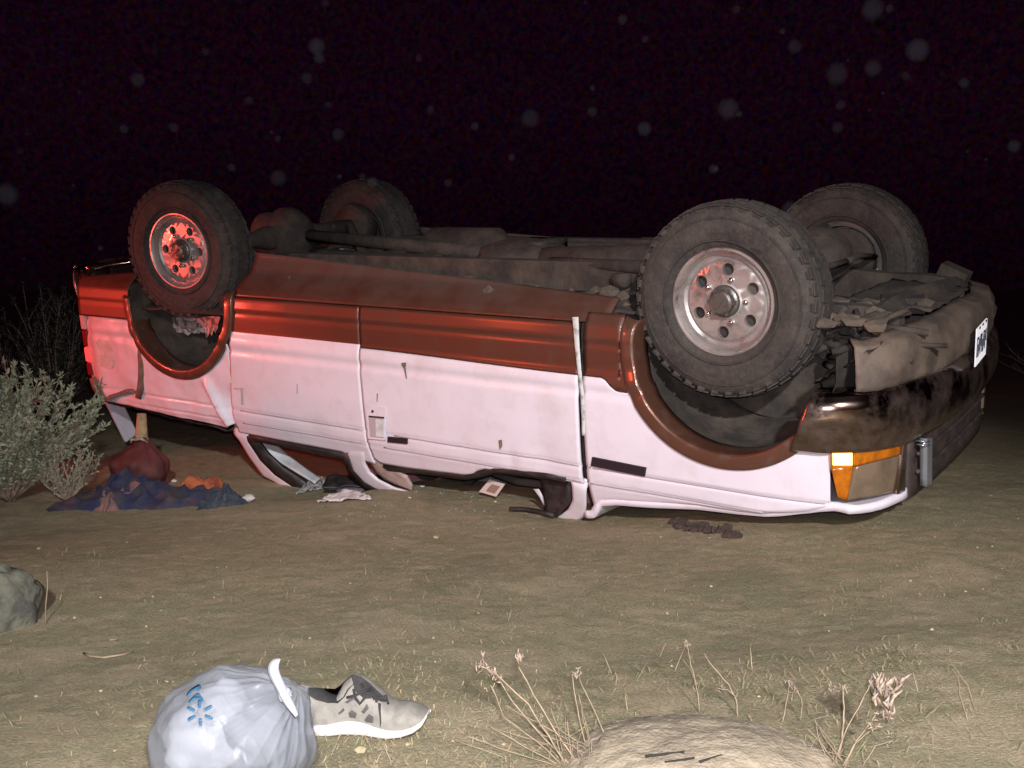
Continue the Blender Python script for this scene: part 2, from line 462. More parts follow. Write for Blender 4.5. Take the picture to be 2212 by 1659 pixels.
def strip(bm, left, right, side=-1, n=24, sink=0.0):
    """ribbon between two outlines given as (x, y, z) lists in truck coordinates"""
    def at(pl, s):
        k = s*(len(pl)-1); i = min(int(k), len(pl)-2); f = k - i
        return pl[i].lerp(pl[i+1], f)
    def fn(u, v):
        a, c = at(left, u), at(right, u)
        q = a.lerp(c, v)
        q.y += side*(0.003*math.sin(math.pi*v) - sink*(1 - smooth(0, .22, u)))
        return q
    add_grid(bm, n, 5, fn)
def mirror(pl): return [Vector((p.x, -p.y, p.z)) for p in pl]

def yz(p):                    # outline pixel -> point on the tumblehome of the cab
    q = U(p[0], p[1], -.82)
    for _ in range(6): q = U(p[0], p[1], -max(.62, interp(YT, q.z)))
    return q
# quarter panel posts
rear_l = [yz(p) for p in [(499, 905), (505, 936), (518, 951), (540, 988), (568, 1027), (590, 1038), (650, 1078)]]
rear_r = [yz(p) for p in [(536, 905), (535, 943), (540, 958), (563, 991), (594, 1023), (628, 1046), (662, 1066)]]
mid_l = [yz(p) for p in [(742, 962), (748, 978), (755, 994), (762, 1016), (785, 1041), (806, 1053), (840, 1062)]]
mid_r = [yz(p) for p in [(784, 951), (787, 977), (790, 1002), (800, 1020), (818, 1036), (850, 1052), (882, 1062)]]
dfr_l = [yz(p) for p in [(790, 945), (791, 975), (795, 1000), (806, 1018), (826, 1036), (850, 1047), (884, 1059)]]
dfr_r = [yz(p) for p in [(812, 958), (821, 966), (823, 990), (828, 1008), (846, 1013), (872, 1030), (884, 1050)]]
apl_l = [yz(p) for p in [(1222, 1024), (1236, 1046), (1238, 1080), (1228, 1100), (1208, 1115), (1184, 1127)]]
apl_r = [yz(p) for p in [(1266, 1040), (1267, 1060), (1267, 1090), (1265, 1113), (1240, 1130), (1190, 1136)]]

fen = make_fender(-1); make_fender(1)
door = make_door(-1); door2 = make_door(1)
make_rocker(-1); make_rocker(1)
make_cab_side(-1); make_cab_side(1)
for side in (-1, 1):
    mm = (lambda p: p) if side < 0 else mirror
    for nm, l, r, mt in (('rear_pillar', rear_l, rear_r, 'white'), ('centre_pillar', mid_l, mid_r, 'white'), ('windscreen_pillar', apl_l, apl_r, 'white')):
        bm = bmesh.new(); strip(bm, mm(l), mm(r), side, 24, 0.022)
        if side > 0: bmesh.ops.reverse_faces(bm, faces=bm.faces)
        solid(obj(nm, bm, M[mt], truck), 0.009, 0)
bm = bmesh.new(); strip(bm, dfr_l, dfr_r)
for v in bm.verts: v.co.y += 0.03
tag(solid(obj('door_frame', bm, mat('dusty_white_frame', (0.42, 0.33, 0.30), 0.6, c2=(0.28, 0.21, 0.18), scale=15), truck), 0.015, 1), 'dusty bent frame at the rear of the door window')
# door window top bar lying under the glass line, bent
bm = bmesh.new(); add_tube(bm, [yz(p) - Vector((0, -.02, 0)) for p in [(848, 1040), (880, 1058), (884, 1062)]], 0.008, 6); obj('bent_trim', bm, M['black'], truck)

# window seals: black rubber bands
def seal(name, outer, inner, parent, y_in=0.004):
    bm = bmesh.new()
    n = len(outer)
    vo = [bm.verts.new(yz(p) + Vector((0, y_in, 0))) for p in outer]; vi = [bm.verts.new(yz(p) + Vector((0, y_in + .012, 0))) for p in inner]
    for i in range(n-1): bm.faces.new((vo[i], vo[i+1], vi[i+1], vi[i]))
    o = obj(name, bm, M['black'], parent); return solid(o, 0.02, 0)
seal('window_seal', [(662, 1068), (628, 1047), (594, 1024), (563, 993), (536, 952), (533, 941), (549, 942), (650, 962), (745, 980), (757, 992), (764, 1014), (789, 1040), (812, 1053)],
     [(680, 1062), (645, 1036), (608, 1012), (577, 984), (556, 957), (556, 955), (570, 956), (652, 974), (738, 992), (745, 1002), (752, 1022), (776, 1048), (790, 1062)], truck)
seal('window_seal', [(826, 1005), (885, 1011), (945, 1017), (1002, 1024), (1030, 1019), (1065, 1010), (1118, 1016), (1180, 1024), (1222, 1030)],
     [(834, 1016), (885, 1021), (945, 1028), (1002, 1036), (1034, 1031), (1068, 1021), (1118, 1027), (1180, 1036), (1222, 1044)], door, 0.006)
# pale trim inside the rear post
bm = bmesh.new()
a = [U(p[0], p[1], -.72) for p in [(556, 952), (590, 990), (640, 1020), (680, 1044)]]
c = [U(p[0], p[1], -.66) for p in [(596, 958), (622, 984), (660, 1012), (692, 1034)]]
strip(bm, a, c, 1); solid(obj('interior_trim', bm, M['trim'], truck), 0.01, 0)
# pale door jamb showing in the sprung gap at the front edge of the door
bm = bmesh.new()
gl = [(1242, 683), (1247, 740), (1254, 800), (1260, 850), (1263, 900), (1264, 938)]
gr = [(1254, 683), (1256, 740), (1260, 800), (1266, 850), (1268, 900), (1267, 938)]
strip(bm, [U(*p, -.856 if p[1] > 760 else -.845) + Vector((0, -.014, 0)) for p in gl], [U(*p, -.856 if p[1] > 760 else -.845) + Vector((0, -.014, 0)) for p in gr], -1)
solid(obj('door_jamb', bm, M['jamb'], truck), 0.006, 1)
bm = bmesh.new()
panel(bm, lin(-.592, -.561, 3), lambda x: -1.26, lambda x: -.46, -1, 30, None, 0, 0.024)
obj('door_gap', bm, M['black'], truck)
bm = bmesh.new()
panel(bm, lin(-1.808, -1.796, 2), lambda x: -1.15, lambda x: -.46, -1, 30, None, 0, 0.011)
obj('door_gap', bm, M['mud'], truck)
# grooves are pressed in the panels, grey strips paint their shade; badges
def plate_on(name, px, m, parent, y=-.872, t=0.008):
    bm = bmesh.new(); add_poly(bm, [U(p[0], p[1], y) for p in px]); o = obj(name, bm, m, parent, False); return solid(o, t, 0)
plate_on('badge', [(1280, 987), (1396, 1010), (1393, 1029), (1277, 1006)], M['badge'], fen, -.876)
plate_on('badge', [(838, 943), (880, 947), (880, 959), (838, 955)], M['badge'], door, -.874)
def groove_shade(x0, x1, z, parent, yf=None):
    bm = bmesh.new()
    def fn(u, v):
        x = x0 + (x1 - x0)*u; zz = z + (v - .5)*.006
        return Vector((x, -(yprof(z) + (yf(x, z) if yf else 0) + .0035), zz))
    add_grid(bm, 40, 1, fn); solid(obj('groove_shade', bm, M['groove'], parent), .003, 0)
for z_ in (-1.052, -1.122):
    groove_shade(-2.70, -1.83, z_, truck, lambda x, z: 0.003*fbm(x*3, z*3, 4.0, 2)); groove_shade(-1.62 if z_ > -1.1 else -1.70, -.60, z_, door, door_y); groove_shade(-.55, .43 if z_ > -1.1 else .20, z_, fen, fend_y)
for px_ in ([(520, 838), (524, 838), (525, 874), (521, 874)], [(505, 838), (519, 839), (519, 841), (505, 840)], [(641, 829), (643, 829), (643, 850), (641, 850)]): plate_on('scratch_mark', px_, M['groove'], truck, -.8755, .002)
# door handle: recessed cup, paddle, lock
hroot = obj('door_handle', (lambda bm: (add_poly(bm, [U(*p, -.878) for p in [(792, 878), (833, 881), (833, 951), (796, 947)]]), bm)[1])(bmesh.new()), M['white'], door, False)
solid(hroot, 0.006, 0)
def sub(name, px, m, y, parent=hroot, t=0.006):
    bm = bmesh.new(); add_poly(bm, [U(*p, y) for p in px]); return solid(obj(name, bm, m, parent, False), t, 0)
# handle sub-parts stay on the third level: door > handle is already a sub-part of the truck, so cup and paddle are joined in it
bm = bmesh.new(); bm.from_mesh(hroot.data)
def hq(px, y, mi):
    f = add_poly(bm, [U(*p, y) for p in px], mi)
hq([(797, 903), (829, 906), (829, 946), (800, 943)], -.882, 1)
hq([(812, 905), (828, 906), (828, 944), (813, 942)], -.886, 2)
hq([(797, 898), (829, 901), (829, 904), (797, 901)], -.885, 3)
hq([(803, 886), (806, 886), (806, 891), (803, 891)], -.885, 3)
bm.to_mesh(hroot.data); bm.free()
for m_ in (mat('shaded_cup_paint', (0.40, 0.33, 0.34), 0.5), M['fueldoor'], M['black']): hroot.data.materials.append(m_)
# small chips and drips on the door
def smear(px, y=-.877):
    bm = bmesh.new(); add_poly(bm, [U(*p, y) for p in px]); solid(obj('mud_splash', bm, M['mud'], door, False), 0.002, 0)
smear([(867, 784), (877, 783), (877, 791), (872, 795), (868, 790)]); smear([(872, 794), (876, 793), (879, 818), (877, 818)])
smear([(814, 850), (816, 850), (815, 868), (814, 868)]); smear([(1077, 951), (1084, 950), (1085, 963), (1080, 972), (1078, 962)])

# flares: rolled lips round the wheel arches
def flare(xc, zc, rx, rz, a0, a1, wid, side, m):
    bm = bmesh.new()
    sec = [(0.0, -.004), (0.004, .010), (0.06, .016), (0.30, .019), (0.6, .020), (0.94, .020), (1.0, .012), (1.0, -.03), (1.0, -.10)]
    def fn(u, v):
        a = a0 + (a1 - a0)*u
        k = v*(len(sec)-1); i = min(int(k), len(sec)-2); f = k - i
        s = sec[i][0] + (sec[i+1][0] - sec[i][0])*f; h = sec[i][1] + (sec[i+1][1] - sec[i][1])*f
        r_x, r_z = rx - wid*s, rz - wid*s
        x, z = xc + r_x*math.sin(a), zc - r_z*math.cos(a)
        zz = zc - rz*math.cos(a)
        return Vector((x, side*(min(yprof(zz), .874) + h + (fend_y(x, zz) if xc > -1 else 0)), z))
    add_grid(bm, 56, 14, fn)
    if side > 0: bmesh.ops.reverse_faces(bm, faces=bm.faces)
    o = obj('arch_flare', bm, m, truck); edgesplit(o, 50); return solid(o, 0.006, -1)
flare(XA, ZA, RA, RA, -1.80, 0.86, 0.062, -1, M['flare'])
flare(XA, ZA, RA, RA, -1.80, 0.86, 0.062, 1, M['flare'])
flare(XB, ZB, RBX, RBZ, -1.60, 1.75, 0.058, -1, M['flare'])
flare(XB, ZB, RBX, RBZ, -1.60, 1.75, 0.058, 1, M['flare'])

# wheel wells
def liner(xc, zc, r, y0, y1, m, a0=-1.75, a1=1.6):
    bm = bmesh.new()
    def fn(u, v):
        a = a0 + (a1 - a0)*u
        y = y0 + (y1 - y0)*v
        k = r*(1 + 0.03*fbm(a*2, y*4, xc, 3)) - 0.05*smooth(.55, 1, v)
        return Vector((xc + k*math.sin(a), y, zc - k*math.cos(a)))
    add_grid(bm, 30, 12, fn)
    # back wall
    add_grid(bm, 30, 5, lambda u, v: Vector((xc + (r-.05)*(1 - v)*math.sin(a0 + (a1-a0)*u), y1, zc - (r-.05)*(1 - v)*math.cos(a0 + (a1-a0)*u))))
    return obj('wheel_well', bm, m, truck)
for s in (-1, 1):
    liner(XA, ZA, 0.415, s*.86, s*.40, M['under']); liner(XB, ZB, 0.40, s*.86, s*.42, M['under'])
# peeled pale inner skin behind the near rear tyre
bm = bmesh.new()
def peel(u, v):
    q = U(325 + 150*u, 684 + (20 + 26*abs(fbm(u*7, 2, 1, 3)) + 14*math.sin(u*3.0))*v, -.62)
    q.y += .015*math.sin(u*9 + v*2)
    return q
add_grid(bm, 30, 4, peel); tag(obj('inner_bed_skin', bm, mat('mud_streaked_white', (0.55, 0.42, 0.40), 0.7, c2=(0.13, 0.10, 0.08), scale=24, lo=0.46, hi=0.55), truck), 'mud streaked pale sheet behind the rear tyre')

# bed side
BR = [(-4.08, -1.04), (-4.0, -1.10), (-3.93, -1.136), (-3.65, -1.143), (-3.33, -1.160), (-3.0, -1.165), (-2.86, -1.175), (-2.74, -1.12)]
def bed_y(x, z):
    w = 0.0
    # buckled fold running down from the wheel arch to the cab
    d = (x + 2.93) + (z + .93)*.55
    w += 0.030*math.exp(-(d/.030)**2)*smooth(-.88, -.96, z)
    w -= 0.030*smooth(.0, .14, d)*smooth(-.90, -1.02, z)
    w -= 0.05*smooth(-3.86, -4.08, x)**2
    w += 0.010*fbm(x*4, z*4, 7.0, 3)
    w -= 0.02*math.exp(-((x + 3.7)/.09)**2 - ((z + 1.05)/.06)**2)
    return w
def make_bed(side):
    bm = bmesh.new()
    gapx = -2.742
    xl = lin(-4.075, XB - RBX - .0005, 24) + [XB + RBX*math.sin(a) for a in lin(-1.56, 1.30, 64)] + [-2.70]
    xl = sorted(set(x for x in xl if x <= gapx)) + [gapx]
    def zt(x):
        a = arch_r(x)
        return min(-.628, a) if a else -.628
    yf = bed_y
    panel(bm, xl, lambda x: interp(BR, x), zt, side, 44, yf)
    xl = lin(-4.075, XB - RBX - .0005, 20) + [XB + RBX*math.sin(a) for a in lin(-1.57, -1.2, 8)]
    panel(bm, [x for x in xl if x < -3.585], zt, lambda x: -.40 + .03*smooth(-4.1, -3.6, x), side, 20, None, 1)
    if side < 0:
        for v in bm.verts: v.co.x -= 0.0
    o = obj('bed_side', bm, [M['white'], M['tan']], truck)
    return solid(o, 0.012, 1 if side > 0 else -1)
bed = make_bed(-1); make_bed(1)
# rail under the bed side, torn and rolled inwards
bm = bmesh.new()
add_grid(bm, 60, 5, lambda u, v: Vector((-4.05 + 1.27*u, -.845 + .12*v + .01*fbm(u*8, v, 3, 2), interp(BR, -4.05 + 1.27*u) - .012 - .05*v + .012*fbm(u*9, v*2, 8, 2))))
obj('bed_rail', bm, mat('dark_brown_rail', (0.16, 0.115, 0.10), 0.7, c2=(0.06, 0.045, 0.045), scale=12), bed)  # dark brown below the white side, mottled darker
# torn strips of metal, the shade of the cracks put into their brown
def tear(px, w, m='mud'):
    bm = bmesh.new(); pts = [U(*p, -.876) for p in px]
    l, r = [], []
    for i, p in enumerate(pts):
        tdir = (pts[min(i+1, len(pts)-1)] - pts[max(i-1, 0)]).normalized(); nn = Vector((tdir.z, 0, -tdir.x))
        k = w*(0.6 + 0.6*rnd.random()); l.append(bm.verts.new(p + nn*k + Vector((0, -.014, 0)))); r.append(bm.verts.new(p - nn*k + Vector((0, .004, 0))))
    for i in range(len(pts)-1): bm.faces.new((l[i], l[i+1], r[i+1], r[i]))
    solid(obj('torn_edge', bm, M[m], bed), 0.004, 0)
tear([(307, 742), (305, 765), (308, 790), (306, 815), (305, 838), (300, 860)], 0.020)
tear([(228, 866), (236, 858), (252, 852), (270, 846), (284, 843), (292, 848)], 0.012)
tear([(201, 815), (208, 835), (218, 852), (228, 866)], 0.022)
# fuel door
bm = bmesh.new()
c0 = U(226, 765, -.87)
pts = []
for k in range(24):
    a = 2*math.pi*k/24; ca, sa = math.cos(a), math.sin(a)
    pts.append(Vector((c0.x + .085*math.copysign(abs(ca)**.6, ca), -.866, c0.z + .085*math.copysign(abs(sa)**.6, sa))))
add_poly(bm, pts); tag(solid(obj('fuel_door', bm, M['fueldoor'], bed, False), 0.008, 0), 'greyish white fuel filler door')
# tail light, three chambers
tl = empty('tail_light'); tl.parent = truck
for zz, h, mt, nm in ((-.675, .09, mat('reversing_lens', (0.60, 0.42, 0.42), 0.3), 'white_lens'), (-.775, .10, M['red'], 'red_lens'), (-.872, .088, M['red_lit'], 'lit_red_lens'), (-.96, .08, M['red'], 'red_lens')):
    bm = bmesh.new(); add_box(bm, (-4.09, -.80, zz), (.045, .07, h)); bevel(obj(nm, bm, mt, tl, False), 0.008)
# dropped tailgate hanging from the bed end, seen on edge, and the far tail light
tg_a, tg_b = U(196, 806, -.80), U(270, 956, -.62)
bm = bmesh.new()
ax = (tg_b - tg_a); L = ax.length; ax.normalize(); yy = Vector((0, 1, 0)); yy = (yy - ax*yy.dot(ax)).normalized(); nn = ax.cross(yy)
add_box(bm, tg_a + ax*(L/2) + yy*.05, (L, .10, .030), Matrix((ax, yy, nn)).transposed().to_4x4())
tag(bevel(obj('bed_corner_post', bm, M['white'], truck, False), 0.01), 'bent white corner post hanging from the torn end of the bed')
# rear bumper
bm = bmesh.new()
add_grid(bm, 30, 10, lambda u, v: Vector((-4.17 - .06*math.cos((u-.5)*math.pi) - .03*math.sin(v*math.pi) + .10*max(0, abs(u-.5)*2 - .8)*5*.4, -.80 + 1.6*u, -.55 + .21*v)))
add_box(bm, (-4.12, 0, -.36), (.18, 1.5, .02)); add_box(bm, (-4.08, -.72, -.42), (.12, .14, .10))
solid(obj('rear_bumper', bm, M['chrome'], truck), 0.012)

# --- the front
XG = [(0, .655), (.30, .650), (.5, .638), (.65, .612), (.74, .578), (.80, .530), (.835, .480), (.86, .425), (.90, .30)]
xg = lambda y: interp(XG, abs(y))
def lens(name, px, m, parent, fx=xg, off=0.006, n=8, t=0.03):
    bm = bmesh.new()
    a, b_, c_, d_ = [Vector(p).to_3d() for p in px]
    def fn(u, v):
        q = a.lerp(b_, u).lerp(d_.lerp(c_, u), v)
        h = hit(q.x, q.y, fx); s = (fx(h.y - .01) - fx(h.y + .01))/.02
        nrm = Vector((1, s, 0)).normalized()
        return h + nrm*off
    add_grid(bm, n, n, fn); bmesh.ops.recalc_face_normals(bm, faces=bm.faces)
    return solid(obj(name, bm, m, parent), t, 0)
ts = empty('turn_signal'); ts.parent = truck
lens('amber_lens', [(1792, 968), (1840, 964), (1840, 1004), (1794, 1012)], M['amber'], ts)
lens('glowing_reflector', [(1797, 968), (1837, 968), (1837, 1000), (1798, 1000)], M['amber_flash_glow'], ts, off=0.014, t=0.02)
lens('amber_lens', [(1794, 1006), (1840, 1002), (1826, 1078), (1808, 1070)], M['amber'], ts, off=.008)
lens('amber_lens', [(1841, 964), (1939, 938), (1938, 978), (1841, 1003)], M['amber'], ts, off=.010)
lens('painted_glint', [(1907, 974), (1922, 970), (1921, 974), (1907, 978)], M['amber_flash_glow'], ts, off=.016, t=.01)  # highlight added as a small glowing strip
hl = lens('headlight', [(1843, 1006), (1938, 981), (1924, 1060), (1826, 1079)], M['lens'], truck, off=.004, n=14)
lens('headlight_bezel', [(1939, 938), (1945, 938), (1940, 1062), (1925, 1064)], M['chrome'], truck, off=.012)
# grille: dark insert with bars, chrome surround
def band(y0, y1, z0, z1, fx, off, n=30, rows=6):
    bm = bmesh.new()
    add_grid(bm, n, rows, lambda u, v: Vector((fx(y0 + (y1-y0)*u) + off, y0 + (y1-y0)*u, z0 + (z1-z0)*v)))
    bmesh.ops.recalc_face_normals(bm, faces=bm.faces)
    return bm
grille = solid(obj('grille', band(-.55, .55, -1.095, -.80, xg, -.004), M['grille'], truck), 0.02, 0)
for zz in (-.86, -.93, -1.0):
    bm = bmesh.new(); add_tube(bm, [(xg(y) + .015, y, zz) for y in lin(-.5, .5, 20)], 0.008, 6); obj('grille_bar', bm, M['grille'], grille)
gb = [(1974, 944), (1988, 942), (1987, 1046), (1974, 1047)]
lens('chrome_grille_post', gb, M['chromebar'], grille, off=.035, n=6, t=.025)
lens('chrome_clip', [(1966, 948), (1976, 947), (1976, 950), (1966, 951)], M['chromebar'], grille, off=.04, n=2)
lens('chrome_clip', [(1966, 956), (1976, 955), (1976, 958), (1966, 959)], M['chromebar'], grille, off=.04, n=2)
# nose sheet behind the lamps and the far side lamp
solid(obj('nose_panel', band(-.80, .80, -1.04, -.80, xg, -.04, 60), M['dark'], truck), 0.02, 0)
solid(obj('headlight', band(.53, .80, -1.03, -.86, xg, .006), M['lens'], truck), 0.02, 0)
solid(obj('turn_signal', band(.53, .84, -.85, -.81, xg, .006), M['amber'], truck), 0.02, 0)
# hood: inverted shell, its rolled rim shows under the lamps
bm = bmesh.new()
def hood(u, v):
    y = -.835 + 1.67*u
    xf = xg(min(.83, abs(y))*math.copysign(1, y)) + .030 - .11*smooth(-.60, -.50, y)
    x = -.60 + (xf + .60)*v
    rim = -.012*math.sin(x*14)*smooth(.2, .45, x)
    z = interp(FB, min(x, .47)) + .012*smooth(.45, .70, x) + .012 + rim - .05*(1 - (y/.84)**2)*smooth(.68, .2, x)
    return Vector((x, y, z))
add_grid(bm, 60, 60, hood); bmesh.ops.recalc_face_normals(bm, faces=bm.faces)
solid(obj('hood', bm, M['white'], truck), 0.03, 0)

# front bumper and the plastic valance behind it
PLAN = [Vector(p) for p in [(.30, -.895), (.38, -.89), (.475, -.862), (.565, -.80), (.625, -.70), (.660, -.57), (.682, -.40), (.697, -.2), (.702, 0)]]
PLAN = PLAN + [Vector((p.x, -p.y)) for p in PLAN[-2::-1]]
def plan(s):
    k = s*(len(PLAN)-1); i = min(int(k), len(PLAN)-2); f = k - i
    p0, p1, p2, p3 = PLAN[max(i-1, 0)], PLAN[i], PLAN[i+1], PLAN[min(i+2, len(PLAN)-1)]
    q = 0.5*((2*p1) + (p2 - p0)*f + (2*p0 - 5*p1 + 4*p2 - p3)*f*f + (3*p1 - p0 - 3*p2 + p3)*f**3)
    return q
def plan_n(s):
    a, c = plan(max(0, s-.01)), plan(min(1, s+.01)); tt = (c - a).normalized(); return Vector((tt.y, -tt.x))
def sweep(s0, s1, sec, n=80, wob=0.0, cut=0.0):
    bm = bmesh.new()
    def fn(u, v):
        s = s0 + cut*v + (s1 - s0 - 2*cut*v)*u
        k = v*(len(sec)-1); i = min(int(k), len(sec)-2); f = k - i
        off = sec[i][0] + (sec[i+1][0] - sec[i][0])*f; z = sec[i][1] + (sec[i+1][1] - sec[i][1])*f
        p = plan(s) + plan_n(s)*(off + wob*fbm(s*9, z*9, 4, 3))
        return Vector((p.x, p.y, z + wob*fbm(s*7, z*4, 8, 3)))
    add_grid(bm, n, (len(sec)-1)*3, fn); bmesh.ops.recalc_face_normals(bm, faces=bm.faces)
    return bm
bumper = obj('front_bumper', sweep(0, 1, [(-.07, -.862), (-.02, -.860), (.012, -.845), (.030, -.79), (.032, -.73), (.022, -.67), (.0, -.635), (-.05, -.625)], 90, .004, .085), M['chrome'], truck)
solid(bumper, 0.006)
solid(obj('valance', sweep(.16, .86, [(-.03, -.640), (.004, -.632), (.008, -.58), (.0, -.52), (-.02, -.475), (-.09, -.455)], 90, .018), M['valance'], truck), 0.008)
bm = bmesh.new()
add_blob(bm, (.672, -.30, -.56), (.018, .060, .030), .15, 2, 3, 2)
obj('hole_shade_blob', bm, M['black'], bumper)  # black blob stands for the shade inside a bumper hole
# number plate on the bumper, its characters only strokes from here
pl = bmesh.new(); add_box(pl, (.742, .0, -.595), (.006, .25, .150)); bmesh.ops.rotate(pl, verts=pl.verts, cent=(.742, 0, -.595), matrix=Matrix.Rotation(R2(4.5), 3, 'Z')); plate = bevel(obj('licence_plate', pl, M['plate'], bumper, False), .003)
bm = bmesh.new()
for i in range(6):
    y = -.108 + i*.038
    add_box(bm, (.7465, y - .012, -.595), (.002, .006, .075)); add_box(bm, (.7465, y + .012, -.595 + .015*(i % 3 - 1)), (.002, .006, .05))
    add_box(bm, (.7465, y, -.56 + .035*(i % 2)), (.0022, .020, .008))
bmesh.ops.rotate(bm, verts=bm.verts, cent=(.742, 0, -.595), matrix=Matrix.Rotation(R2(4.5), 3, 'Z')); obj('plate_lettering', bm, M['ink'], plate, False)

# --- underside
def part(name, fn, m='under', sm=True):
    bm = bmesh.new(); fn(bm); return obj(name, bm, M[m] if isinstance(m, str) else m, truck, sm)
def floor_pan(bm):
    def fn(u, v):
        x = -2.70 + 2.32*u; y = -.72 + 1.44*v
        z = -.42 + .035*math.sin(y*9)**2 + .012*fbm(x*4, y*4, 1, 3) - .09*math.exp(-(y/.16)**2)
        return Vector((x, y, z))
    add_grid(bm, 70, 44, fn)
solid(part('floor_pan', floor_pan), 0.01)
def bed_floor(bm):
    add_grid(bm, 60, 40, lambda u, v: Vector((-4.05 + 1.30*u, -.80 + 1.6*v, -.545 + .014*(1 if int(v*26) % 2 else -1) + .006*fbm(u*6, v*6, 2, 3))))
solid(part('bed_floor', bed_floor), 0.01)
for i, x in enumerate((-3.95, -3.6, -2.85)):
    part('bed_crossmember', lambda bm: add_box(bm, (x, 0, -.50), (.07, 1.55, .06)), sm=False)
for s in (-1, 1):
    def rail(bm):
        pts = [(-4.05, -.38), (-3.65, -.36), (-3.35, -.44), (-2.95, -.44), (-2.65, -.34), (-.55, -.33), (-.25, -.42), (.25, -.46), (.42, -.46), (.56, -.48)]
        for (x0, z0), (x1, z1) in zip(pts, pts[1:]):
            vs = []
            for x, z in ((x0, z0), (x1, z1)):
                vs.append([bm.verts.new((x, s*.43 + dy, z + dz)) for dy, dz in ((-.035, -.065), (.035, -.065), (.035, .065), (-.035, .065))])
            for k in range(4): bm.faces.new((vs[0][k], vs[0][(k+1) % 4], vs[1][(k+1) % 4], vs[1][k]))
    bevel(part('frame_rail', rail, sm=False), .006)
for x, z in ((-2.3, -.34), (-1.5, -.34), (-.62, -.33)):
    part('frame_crossmember', lambda bm: add_box(bm, (x, 0, z), (.10, .85, .07)), sm=False)
HF, HR = -.354, -.237
part('rear_axle', lambda bm: add_tube(bm, [(-3.18, -.62, HR), (-3.18, -.25, HR), (-3.18, -.16, HR), (-3.18, .16, HR), (-3.18, .25, HR), (-3.18, .62, HR)], [.045, .045, .07, .07, .045, .045], 14))
part('differential', lambda bm: (add_blob(bm, (-3.18, .02, HR), (.17, .15, .165), .05, 2, 3, 3), add_lathe(bm, [(.0, -.13), (.12, -.12), (.14, -.10), (.14, .10), (.0, .12)], 20, 0, (-3.26, .02, HR))))
for s in (-1, 1):
    part('leaf_spring', lambda bm: [add_tube(bm, [(-3.18 + (.62 - k*.1)*c, s*.50, HR - .05 - .022*k - .10*abs(c)**2) for c in lin(-1, 1, 10)], .016, 6) for k in range(4)])
    part('shock_absorber', lambda bm: add_tube(bm, [(-3.08, s*.44, HR + .02), (-2.86, s*.36, -.46)], .028, 10))
    part('brake_drum', lambda bm: add_lathe(bm, [(.0, -.06), (.13, -.06), (.14, -.04), (.14, .05), (.0, .06)], 26, 0, (-3.18, s*.60, HR)))
    part('brake_disc', lambda bm: add_lathe(bm, [(.05, -.08), (.07, -.06), (.14, -.05), (.14, .0), (.07, .02), (.0, .06)], 26, 0, (0, s*.58, HF)))
    part('coil_spring', lambda bm: add_tube(bm, [(.02 + .055*math.cos(a), s*.47 + .055*math.sin(a), HF - .02 - .017*a/1.0*.35) for a in lin(0, 40, 140)], .009, 6))
    part('radius_arm', lambda bm: add_tube(bm, [(-.02, s*.50, HF + .02), (-.5, s*.46, -.28), (-1.0, s*.42, -.28)], [.035, .03, .025], 10))
    part('axle_beam', lambda bm: add_tube(bm, [(-.02, s*.60, HF), (.0, s*.35, HF + .035), (.02, -s*.12, HF + .06), (.02, -s*.30, HF + .0)], [.05, .055, .07, .04], 12))
    part('tie_rod', lambda bm: add_tube(bm, [(.14, s*.56, HF + .01), (.18, s*.2, HF + .06), (.20, 0, HF + .06)], .014, 8))
part('front_differential', lambda bm: add_blob(bm, (.03, .14, HF + .06), (.14, .17, .13), .08, 2, 3, 5))
part('driveshaft', lambda bm: (add_tube(bm, [(-3.0, .02, HR), (-1.75, .04, -.31)], .036, 12), add_tube(bm, [(-1.2, .16, -.30), (-.1, .16, -.30)], .025, 10)))
part('transfer_case', lambda bm: (add_blob(bm, (-1.5, .06, -.33), (.26, .22, .10), .10, 2, 3, 7), add_box(bm, (-1.45, .12, -.27), (.22, .25, .05))))
part('gearbox', lambda bm: add_tube(bm, [(-1.4, 0, -.36), (-1.0, 0, -.36), (-.65, 0, -.37), (-.5, 0, -.40)], [.09, .11, .14, .19], 14))
part('oil_pan', lambda bm: (add_box(bm, (-.15, 0, -.40), (.5, .30, .16)),), sm=False)
part('exhaust_pipe', lambda bm: add_tube(bm, [(-.4, .28, -.34), (-1.2, .30, -.30), (-1.7, .34, -.31), (-2.5, .36, -.31), (-2.85, .5, -.42), (-3.6, .56, -.42), (-4.0, .62, -.38)], .03, 10))
def muffler(bm):
    add_tube(bm, [(-2.35, .33, -.32), (-2.30, .33, -.32), (-1.85, .33, -.32), (-1.80, .33, -.32)], [.05, .11, .11, .05], 18)
part('muffler', muffler)
fa, fb = U(985, 585, -.30), U(1058, 590, -.30)
def shield(bm): add_box(bm, (fa + fb)/2 + Vector((0, .1, -.02)), ((fb - fa).length, .22, .11), Matrix.Rotation(R2(-4), 4, 'Y'))
tag(bevel(part('heat_shield', shield, 'under_light', False), .008), 'paler bent heat shield plate')
part('shield_bracket', lambda bm: add_box(bm, U(968, 572, -.28), (.03, .03, .07)), 'under_light', False)
part('shield_bracket', lambda bm: add_tube(bm, [U(1062, 570, -.28), U(1055, 600, -.30)], .010, 6), 'under_light', False)
def tank(bm): add_box(bm, (-2.22, -.28, -.37), (.75, .30, .15))
bevel(part('fuel_tank', tank, 'under', False), .03, 3)
def rodline(bm): add_tube(bm, [U(905, 645, -.78), U(1020, 652, -.78), U(1120, 660, -.78)], .007, 6)
part('bright_seam', rodline, 'under_light')
